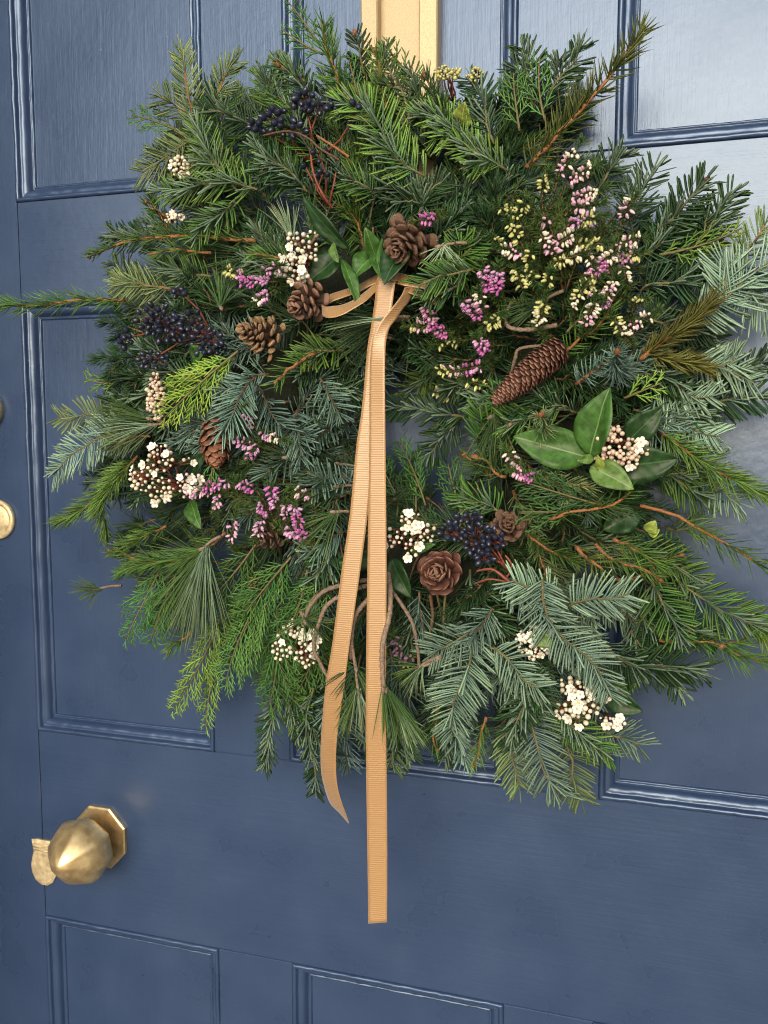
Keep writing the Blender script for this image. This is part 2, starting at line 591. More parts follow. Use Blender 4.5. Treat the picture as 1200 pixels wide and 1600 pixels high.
# ================================================================== the wreath
CX, CY = 640.0, 650.0
OUTLINE = [(1135, 620), (1120, 760), (1085, 880), (1075, 1030), (1000, 1080), (985, 1150), (880, 1215), (760, 1180), (650, 1165), (560, 1175),
           (490, 1190), (425, 1120), (340, 1040), (265, 1000), (195, 950), (185, 870), (140, 790), (130, 715), (150, 640), (165, 560), (175, 480),
           (165, 390), (235, 320), (240, 250), (260, 160), (290, 100), (400, 130), (480, 70), (560, 105), (640, 130), (720, 150), (800, 115),
           (880, 105), (940, 160), (950, 225), (1000, 280), (1095, 300), (1140, 370), (1150, 480)]
_a = np.array([math.atan2(y-CY, x-CX) for x, y in OUTLINE])
_r = np.array([math.hypot(x-CX, y-CY) for x, y in OUTLINE])
_o = np.argsort(_a)
_a, _r = _a[_o], _r[_o]


def rout(x, y):
    return float(np.interp(math.atan2(y-CY, x-CX), _a, _r, period=2*math.pi))


def surf(x, y):
    t = math.hypot(x-CX, y-CY)/rout(x, y)
    return 0.018+0.088*float(np.interp(t, [0.0, 0.14, 0.24, 0.36, 0.55, 0.75, 1.0, 1.25], [0.2, 0.35, 0.72, 0.95, 1.0, 0.8, 0.42, 0.25]))


MM = 0.001
wreath = thing('wreath', 'big round evergreen wreath of fir, spruce, pine and cypress on navy door', 'wreath', at(CX, CY, 0.0))

TOP = dict(
    mid=((0.038, 0.108, 0.020), (0.085, 0.175, 0.033)), dark=((0.011, 0.041, 0.014), (0.026, 0.072, 0.022)),
    bright=((0.068, 0.170, 0.030), (0.14, 0.25, 0.05)), olive=((0.060, 0.092, 0.022), (0.15, 0.17, 0.045)),
    pale=((0.105, 0.165, 0.070), (0.15, 0.22, 0.09)), silver=((0.145, 0.240, 0.180), (0.20, 0.30, 0.21)),
    blue=((0.085, 0.155, 0.13), (0.13, 0.21, 0.17)), pine=((0.045, 0.100, 0.032), (0.09, 0.16, 0.045)),
    pines=((0.20, 0.31, 0.20), (0.20, 0.28, 0.14)), pined=((0.020, 0.052, 0.022), (0.045, 0.085, 0.030)),
    cyp=((0.048, 0.142, 0.034), (0.095, 0.225, 0.050)), cypy=((0.115, 0.235, 0.035), (0.20, 0.33, 0.05)), cypd=((0.025, 0.07, 0.026), (0.05, 0.12, 0.035)),
    heath=((0.032, 0.080, 0.020), (0.075, 0.130, 0.030)), gold=((0.060, 0.088, 0.020), (0.15, 0.14, 0.030)))


def fol(k):
    return foliage('needles_'+k, *TOP[k], rough=0.48)


UND = foliage('needles_underside', (0.09, 0.15, 0.10), (0.11, 0.17, 0.11), 0.5)
TWIG = dict(orange=plain('orange_brown_bark', (0.25, 0.105, 0.036), 0.75, var=0.45, scale=700, bump=0.5),
            brown=plain('brown_bark', (0.115, 0.062, 0.032), 0.75, var=0.35, scale=700, bump=0.5),
            green=plain('greenish_bark', (0.13, 0.115, 0.045), 0.7, var=0.3, scale=700),
            grey=plain('grey_brown_bark', (0.20, 0.145, 0.105), 0.8, var=0.4, scale=600, bump=0.8),
            red=plain('red_stalk', (0.22, 0.06, 0.04), 0.6, var=0.25))
BUD = plain('brown_bud', (0.22, 0.085, 0.035), 0.6, var=0.35, scale=900, bump=0.6)

#        form  L   W   TH  spacing ang0 ang1 upfrac  top     twig    r   bend
KIND = dict(
    fm=('f', 22, 1.89, 0.8, 0.72, 66, 42, .34, 'mid', 'green', 1.2, .10),
    fd=('f', 21, 2.07, 0.8, 0.72, 64, 42, .38, 'dark', 'green', 1.2, .10),
    fb=('f', 23, 1.80, 0.8, 0.65, 64, 38, .40, 'bright', 'green', 1.1, .10),
    fp=('f', 21, 1.62, 0.7, 0.68, 62, 38, .20, 'pale', 'orange', 1.1, .12),
    fs=('f', 23, 1.89, 0.8, 0.81, 66, 40, .08, 'silver', 'green', 1.2, .10),
    fz=('f', 22, 1.71, 0.8, 0.77, 64, 40, .35, 'blue', 'brown', 1.1, .08),
    sm=('r', 15, 1.2, 1., .52, 58, 38, 0, 'mid', 'orange', 1.5, .20),
    sd=('r', 15, 1.3, 1., .50, 60, 40, 0, 'dark', 'brown', 1.4, .16),
    so=('r', 17, 1.4, 1.1, .60, 60, 42, 0, 'olive', 'orange', 1.9, .18),
    sl=('r', 22, 1.7, 1.2, .72, 64, 46, 0, 'olive', 'orange', 2.1, .14),
    sp=('r', 15, 1.3, 1., .52, 56, 36, 0, 'pale', 'orange', 1.4, .22),
    sb=('r', 17, 1.5, 1.1, .48, 62, 40, 0, 'blue', 'orange', 1.6, .06),
    sg=('r', 15, 1.6, 1.1, .42, 46, 30, 0, 'gold', 'orange', 2.2, .16),
    hh=('r', 6.5, .85, .6, .40, 60, 45, 0, 'heath', 'brown', .6, .06),
)
NAME = {'f': 'fir_sprig', 'r': 'spruce_sprig'}


def blob(mb, p, d, ln, r, mat=0):
    lathe(mb, [(-.05*ln, r*.5), (.2*ln, r), (.5*ln, r*.95), (.8*ln, r*.55), (ln, r*.08)], 6, p, d, mat)


def sprig(kind, x0, y0, x1, y1, off=0.0, bend=0.0, roll=0.0, nb=0, tip=None, bare=0.04, dens=1.0, lift=0.1, bud=0, lab=None, top=None, ls=1.0,
          parent=None, name=None, h0=None, h1=None):
    form, L, W, TH, sp, a0, a1, upf, tk, wk, wr, nbnd = KIND[kind]
    tk = top or tk
    ha = surf(x0, y0)+off-0.012 if h0 is None else h0
    hb = surf(x1, y1)+off+(0.006 if tip is None else tip) if h1 is None else h1
    P0, P1 = at(x0, y0, max(ha, .01)), at(x1, y1, max(hb, .012))
    tw, nd = MB(), MB()
    X = P1-P0
    ln = np.linalg.norm(X)
    T0 = X/ln
    c, s = math.cos(math.radians(roll)), math.sin(math.radians(roll))
    rad = norm(np.array([P0[0]-at(CX, CY, 0)[0], 0, P0[2]-at(CX, CY, 0)[2]])+1e-6)
    n0 = norm(OUT+0.25*rad-T0*np.dot(OUT, T0))
    sid = np.cross(T0, n0)
    n0 = n0*c+sid*s

    def axis(p0, p1, r0, r1, bnd, Lm, bare_, d0):
        K = 9
        t = np.linspace(0, 1, K)[:, None]
        x = p1-p0
        l = np.linalg.norm(x)
        sd = norm(np.cross(x, n0))
        wob = rng.normal()*.035
        pts = p0+x*t+sd*(bnd*l*4*t*(1-t)+wob*l*np.sin(2*math.pi*t))+n0*(lift*l*4*t*(1-t)*.5)+rng.normal(size=(K, 3))*0.0005*(t > 0)*(t < 1)
        tube(tw, pts, np.linspace(r0, r1, K), 6, 0, lump=0.10 if form == 'r' else 0.06)
        N = int(l*(1-bare_)/(sp*MM)*d0)
        if N < 4:
            return pts
        tn = bare_+(1-bare_)*np.sort((np.arange(N)+rng.random(N))/N)
        xi = tn*(K-1)
        i0 = np.clip(xi.astype(int), 0, K-2)
        f = (xi-i0)[:, None]
        B = pts[i0]*(1-f)+pts[i0+1]*f
        tan = norm(np.gradient(pts, axis=0))
        T = norm(tan[i0]*(1-f)+tan[i0+1]*f)
        S = norm(np.cross(T, n0))
        U = np.cross(S, T)
        if form == 'f':
            sg = np.where(np.arange(N) % 2 == 0, 0., math.pi)
            phi = sg+rng.normal(size=N)*math.radians(9)
            um = rng.random(N) < upf
            phi = np.where(um, rng.uniform(25, 155, N)*math.pi/180, phi)
        else:
            phi = rng.uniform(0, 2*math.pi, N)
            um = np.zeros(N, bool)
            if kind != 'hh':
                phi = np.where((np.sin(phi) < -.3) & (rng.random(N) < .6), -phi, phi)
        ang = np.radians(a0+(a1-a0)*tn**1.5+rng.normal(size=N)*4-um*8)
        D = np.cos(ang)[:, None]*T+np.sin(ang)[:, None]*(np.cos(phi)[:, None]*S+np.sin(phi)[:, None]*U)
        le = Lm*MM*(0.72+0.28*np.sin(math.pi*np.clip(tn*1.05, 0, 1)**.8))*rng.uniform(.82, 1.08, N)*np.where(um, .85, 1)
        gap = rng.random(2); keep = (rng.random(N) > .06) & ~((np.abs(tn-gap[0]) < .03) & (rng.random(N) > .3))
        bd = T*nbnd+rng.normal(size=(N, 3))*.045+(U*0.10 if form == 'r' else U*-0.03)
        up = norm(U+.35*rng.normal(size=(N, 3))*(1 if form == 'r' else .45)+(T*.3))
        up = np.where((um & (form == 'f'))[:, None], norm(np.cross(np.cross(D, T), D)+.3*rng.normal(size=(N, 3))), up)
        needles(nd, (B+D*.0006)[keep], D[keep], up[keep], le[keep], W*MM*rng.uniform(.85, 1.1, N)[keep], TH*MM, bd[keep], FLAT if form == 'f' else ROUND)
        return pts
    pts = axis(P0, P1, wr*MM, wr*MM*.6, bend, L*ls, bare, dens)
    for j in range(nb):
        t = 0.28+0.5*(j+rng.random()*.5)/max(nb, 1)
        i = t*8
        b0 = pts[int(i)]
        sgn = 1 if j % 2 else -1
        T = norm(pts[min(int(i)+1, 8)]-pts[int(i)])
        S = np.cross(T, n0)
        d = norm(T*0.72+S*sgn*.68+n0*rng.normal()*.12)
        l = ln*(1-t)*rng.uniform(.55, .75)
        axis(b0, b0+d*l, wr*MM*.7, wr*MM*.45, -.05*sgn, L*ls*.88, .05, dens)
    if bud:
        e = norm(pts[-1]-pts[-2])
        for k in range(3):
            dd = norm(e+0.5*rng.normal(size=3)*(k > 0))
            blob(tw, pts[-1], dd, bud*MM*(1 if k == 0 else .7), bud*MM*.36, 1)
    nm = name or NAME[form]
    o = tw.build(nm, [TWIG[wk], BUD], parent or wreath)
    if lab:
        o['label'] = lab
    if nd.n:
        mats = [fol(tk), fol(tk) if tk in ('silver', 'pale', 'blue') else UND] if form == 'f' else [fol(tk)]
        nd.build('needles', mats, o, stuff=True)
    return o


def cypress(x0, y0, x1, y1, wid, off=0.0, top='cyp', bend=0.0, roll=0.0, lab=None, tip=0.004, dens=1.0, h0=None, h1=None):
    """flat ferny spray of scale leaves"""
    P0 = at(x0, y0, max(surf(x0, y0)+off-.008, .01) if h0 is None else h0)
    P1 = at(x1, y1, max(surf(x1, y1)+off+tip, .01) if h1 is None else h1)
    X = P1-P0
    ln = np.linalg.norm(X)
    T0 = X/ln
    c, s = math.cos(math.radians(roll)), math.sin(math.radians(roll))
    n0 = norm(OUT-T0*np.dot(OUT, T0))
    n0 = n0*c+np.cross(T0, n0)*s
    S0 = np.cross(T0, n0)
    K = 12
    t = np.linspace(0, 1, K)[:, None]
    pts = P0+X*t+S0*(bend*ln*4*t*(1-t))+n0*(.06*ln*4*t*(1-t))
    tan = norm(np.gradient(pts, axis=0))
    st, nd = MB(), MB()
    tube(st, pts, np.linspace(.0012, .0006, K), 5, 0, lump=.1)
    nb = int(ln/(0.0052)*dens)
    B, D, U, Ln, Wd, Bd = [], [], [], [], [], []
    wm = wid/1775.0
    for i in range(nb):
        tt = .05+.95*(i+rng.random()*.6)/nb
        xi = min(tt*(K-1), K-1.001)
        i0 = int(xi); f = xi-i0
        p = pts[i0]*(1-f)+pts[i0+1]*f
        T = norm(tan[i0]*(1-f)+tan[i0+1]*f)
        S = norm(np.cross(T, n0))
        sg = 1 if i % 2 else -1
        a = math.radians(rng.normal(40, 5))
        d = norm(T*math.cos(a)+S*sg*math.sin(a)+n0*rng.normal()*.13)
        l = wm*(min(1, .35+tt*2.2))*(1.08-tt)**.8*rng.uniform(.8, 1.12)+.004
        bnd = T*.28+n0*rng.normal()*.1
        B.append(p); D.append(d); U.append(n0); Ln.append(l); Wd.append(.0016); Bd.append(bnd)
        m = int(l/.0026)
        for k in range(1, m):
            u = k/m
            q = p+d*l*u+bnd*l*u*u
            dl = norm(d+2*bnd*u)
            sl = norm(np.cross(dl, n0))
            g_ = 1 if k % 2 else -1
            a2 = math.radians(rng.normal(34, 5))
            d2 = norm(dl*math.cos(a2)+sl*g_*math.sin(a2)+n0*rng.normal()*.12)
            B.append(q); D.append(d2); U.append(n0); Ln.append((.0045+.24*l*(1-u))*rng.uniform(.75, 1.15)); Wd.append(.00135); Bd.append(dl*.18)
    needles(nd, np.array(B), np.array(D), np.array(U), np.array(Ln), np.array(Wd), .0009, np.array(Bd), SCALY, two=False)
    o = st.build('cypress_spray', [TWIG['green']], wreath)
    if lab:
        o['label'] = lab
    nd.build('scale_leaves', [fol(top)], o, stuff=True)
    return o


def pine(x0, y0, x1, y1, ex, ey, n=40, spread=18, off=0.0, top='pine', wd=1.0, lab=None, twig='grey', droop=0.1, h0=None, h1=None, h2=None, tw_r=1.6, back=.25, bend=0.05):
    """twig from (x0,y0) to (x1,y1) whose long needles run towards (ex,ey)"""
    hs = surf(x1, y1)+off
    A = at(x0, y0, max(surf(x0, y0)+off-.006, .01) if h0 is None else h0)
    B = at(x1, y1, max(hs, .012) if h1 is None else h1)
    E = at(ex, ey, max(surf(ex, ey)+off+.006, .012) if h2 is None else h2)
    tw, nd = MB(), MB()
    K = 8
    t = np.linspace(0, 1, K)[:, None]
    sd = norm(np.cross(B-A, OUT))
    pts = A+(B-A)*t+sd*np.linalg.norm(B-A)*bend*4*t*(1-t)
    tube(tw, pts, np.linspace(tw_r, tw_r*.8, K)*MM, 6, 0, lump=.14)
    d0 = norm(E-B)
    L = np.linalg.norm(E-B)
    S = norm(np.cross(d0, OUT)); U = np.cross(S, d0)
    a = rng.normal(size=n)*math.radians(spread)
    b = rng.normal(size=n)*math.radians(spread*.55)
    D = norm(d0+np.tan(a)[:, None]*S+np.tan(b)[:, None]*U)
    base = B-(B-A)*(rng.random(n)*back)[:, None]+rng.normal(size=(n, 3))*.0008
    blob(tw, B, norm(B-A+1e-9), .006, .002, 0)
    le = L*rng.uniform(.7, 1.06, n)
    bd = np.array([0, 0, -1.])*droop*rng.uniform(.3, 1.3, n)[:, None]+rng.normal(size=(n, 3))*.06
    needles(nd, base, D, np.broadcast_to(OUT, (n, 3))+rng.normal(size=(n, 3))*.3, le, wd*MM, .8*MM, bd, LONG)
    o = tw.build('pine_sprig', [TWIG[twig]], wreath)
    if lab:
        o['label'] = lab
    nd.build('needles', [fol(top)], o, stuff=True)
    return o


# ---- dark ring of moss the stems are tied to
mr = MB()
KR, NR = 96, 14
c0 = at(CX+5, CY+5, 0.030)
v = []
for i in range(KR):
    a = 2*math.pi*i/KR
    cdir = np.array([math.cos(a), 0, math.sin(a)])
    for j in range(NR):
        b_ = 2*math.pi*j/NR
        rr = 0.030*(1+.16*rng.normal())
        v.append(c0+cdir*(0.148+1.45*rr*math.cos(b_))+OUT*(rr*math.sin(b_)*.9))
q = [(i*NR+j, ((i+1) % KR)*NR+j, ((i+1) % KR)*NR+(j+1) % NR, i*NR+(j+1) % NR) for i in range(KR) for j in range(NR)]
mr.add(v, q)
mr.build('moss_ring', plain('dark_moss', (0.010, 0.015, 0.007), 0.95, var=0.6, scale=500, bump=1.0), wreath)

# ---- filling greenery, region by region
REG = [(330, 230, 'fm fd fm fp fb'), (480, 170, 'fm fm fd sm fb'), (620, 200, 'fb fm fb fd'), (760, 210, 'fd fm fd sd'), (870, 190, 'fd cy sd fd'),
       (860, 380, 'hh hh hh hh sd'), (960, 430, 'hh hh fd fd'), (1010, 330, 'fd fm fm'), (1080, 420, 'fd fs fd'), (1080, 560, 'fs fs fz fm'), (940, 580, 'sb sd fz sp'),
       (1050, 740, 'fs fm so fd'), (900, 800, 'sd cd sp fd'), (1030, 900, 'fd fm fm'), (900, 960, 'fs fs fz'), (960, 1070, 'fd fs fd'), (800, 1080, 'fs fz fd'),
       (700, 1050, 'fz fz pd fd'), (600, 1080, 'fz pd fd pn'), (500, 1090, 'fd pn fd'), (430, 980, 'cy cy cy'), (340, 960, 'pn cy cy'), (260, 900, 'pn sm fd'),
       (230, 780, 'fd pn fd'), (170, 710, 'fs fs sp'), (230, 600, 'sd fd sd'), (230, 440, 'fm fp fm'), (300, 350, 'fd fm fd'), (400, 410, 'pd fm pn sd'),
       (420, 620, 'fz fz sd fd'), (500, 640, 'pd fz fz pd'), (480, 750, 'pd fz pd'), (380, 780, 'sd hh pd'), (520, 500, 'fd pd fd'), (640, 460, 'fd sd pd'),
       (720, 500, 'hh hh pd fd'), (800, 560, 'sd sd hh'), (830, 680, 'pd pd sb'), (760, 770, 'sd cd cd sp'), (700, 860, 'fd cd pd'), (660, 330, 'fd sm fb fd'), (540, 320, 'fd fd fm sm')]


def kind_at(x, y):
    i = min(range(len(REG)), key=lambda k: (REG[k][0]-x)**2+(REG[k][1]-y)**2+rng.normal()*1500)
    return str(rng.choice(REG[i][2].split()))


def in_hole(x, y):
    return ((x-682)/66.0)**2+((y-676)/96.0)**2 < 1.0 or (532 < x < 620 and 585 < y < 650)


def fill(x, y, d, ln, off, dens=1.0):
    k = kind_at(x, y)
    x1, y1 = x+d[0]*ln, y+d[1]*ln
    for _ in range(6):
        if math.hypot(x1-CX, y1-CY) > rout(x1, y1)*rng.uniform(.96, 1.05) or in_hole(x1, y1):
            ln *= .82
            x1, y1 = x+d[0]*ln, y+d[1]*ln
    if ln < 45 or in_hole(x, y):
        return
    if k == 'cy':
        cypress(x, y, x1, y1, rng.uniform(40, 60), off, 'cyp', rng.normal()*.06, rng.normal()*22)
    elif k == 'cd':
        cypress(x, y, x1, y1, rng.uniform(36, 50), off, 'cypd', rng.normal()*.06, rng.normal()*22)
    elif k in ('pn', 'pd'):
        f = .35
        pine(x, y, x+(x1-x)*f, y+(y1-y)*f, x1, y1, int(42*dens), 20, off, 'pine' if k == 'pn' else 'pined', droop=.06, twig='brown', tw_r=.9)
    elif k == 'hh':
        sprig(k, x, y, x+(x1-x)*.75, y+(y1-y)*.75, off, rng.normal()*.06, 0, nb=4, dens=1, name='heather_twig')
    else:
        sprig(k, x, y, x1, y1, off, rng.normal()*.05, rng.normal()*22, nb=2 if ln > 95 else 0, dens=dens)


def ring_fill(n, t0, t1, off, lmin, lmax, dens, swirl):
    for i in range(n):
        a = 2*math.pi*(i+rng.random())/n
        ux, uy = math.cos(a), math.sin(a)
        R = rout(CX+ux*100, CY+uy*100)
        r = R*rng.uniform(t0, t1)
        b = a+swirl+rng.normal()*.42
        fill(CX+ux*r, CY+uy*r, (math.cos(b), math.sin(b)), rng.uniform(lmin, lmax), off+rng.normal()*.004, dens)


ring_fill(60, .54, .78, -.052, 120, 190, .9, .1)
ring_fill(48, .34, .54, -.044, 120, 180, .9, .2)
ring_fill(44, .26, .42, -.040, 90, 140, .9, math.pi*.9)
ring_fill(44, .74, .88, -.036, 80, 140, .9, 0)
ring_fill(64, .54, .80, -.022, 100, 180, .9, 0)
ring_fill(52, .36, .58, -.016, 110, 170, .9, .25)
ring_fill(48, .24, .40, -.014, 75, 120, .9, math.pi*.85)
ring_fill(40, .36, .70, -.006, 90, 140, .9, -.1)
for (x, y, dx, dy) in ((700, 440, -.5, .8), (720, 410, -.2, -1), (660, 470, .4, .9), (690, 500, .8, .5), (700, 390, .9, .2), (650, 420, -.3, -1), (560, 540, -.8, .6), (540, 480, -.9, .3),
                       (560, 500, .3, .9), (700, 540, .4, .9), (740, 560, -.8, .5), (780, 620, -.5, .8), (760, 690, .9, .5), (740, 740, -.4, .9), (800, 720, -.9, .2), (700, 800, -.6, -.7), (820, 760, .6, .7)):
    for k in range(2):
        l_ = math.hypot(dx, dy); a_ = math.atan2(dy, dx)+rng.normal()*.3
        fill(x+rng.normal()*8, y+rng.normal()*8, (math.cos(a_), math.sin(a_)), rng.uniform(85, 120), -.018-.012*k, .9)

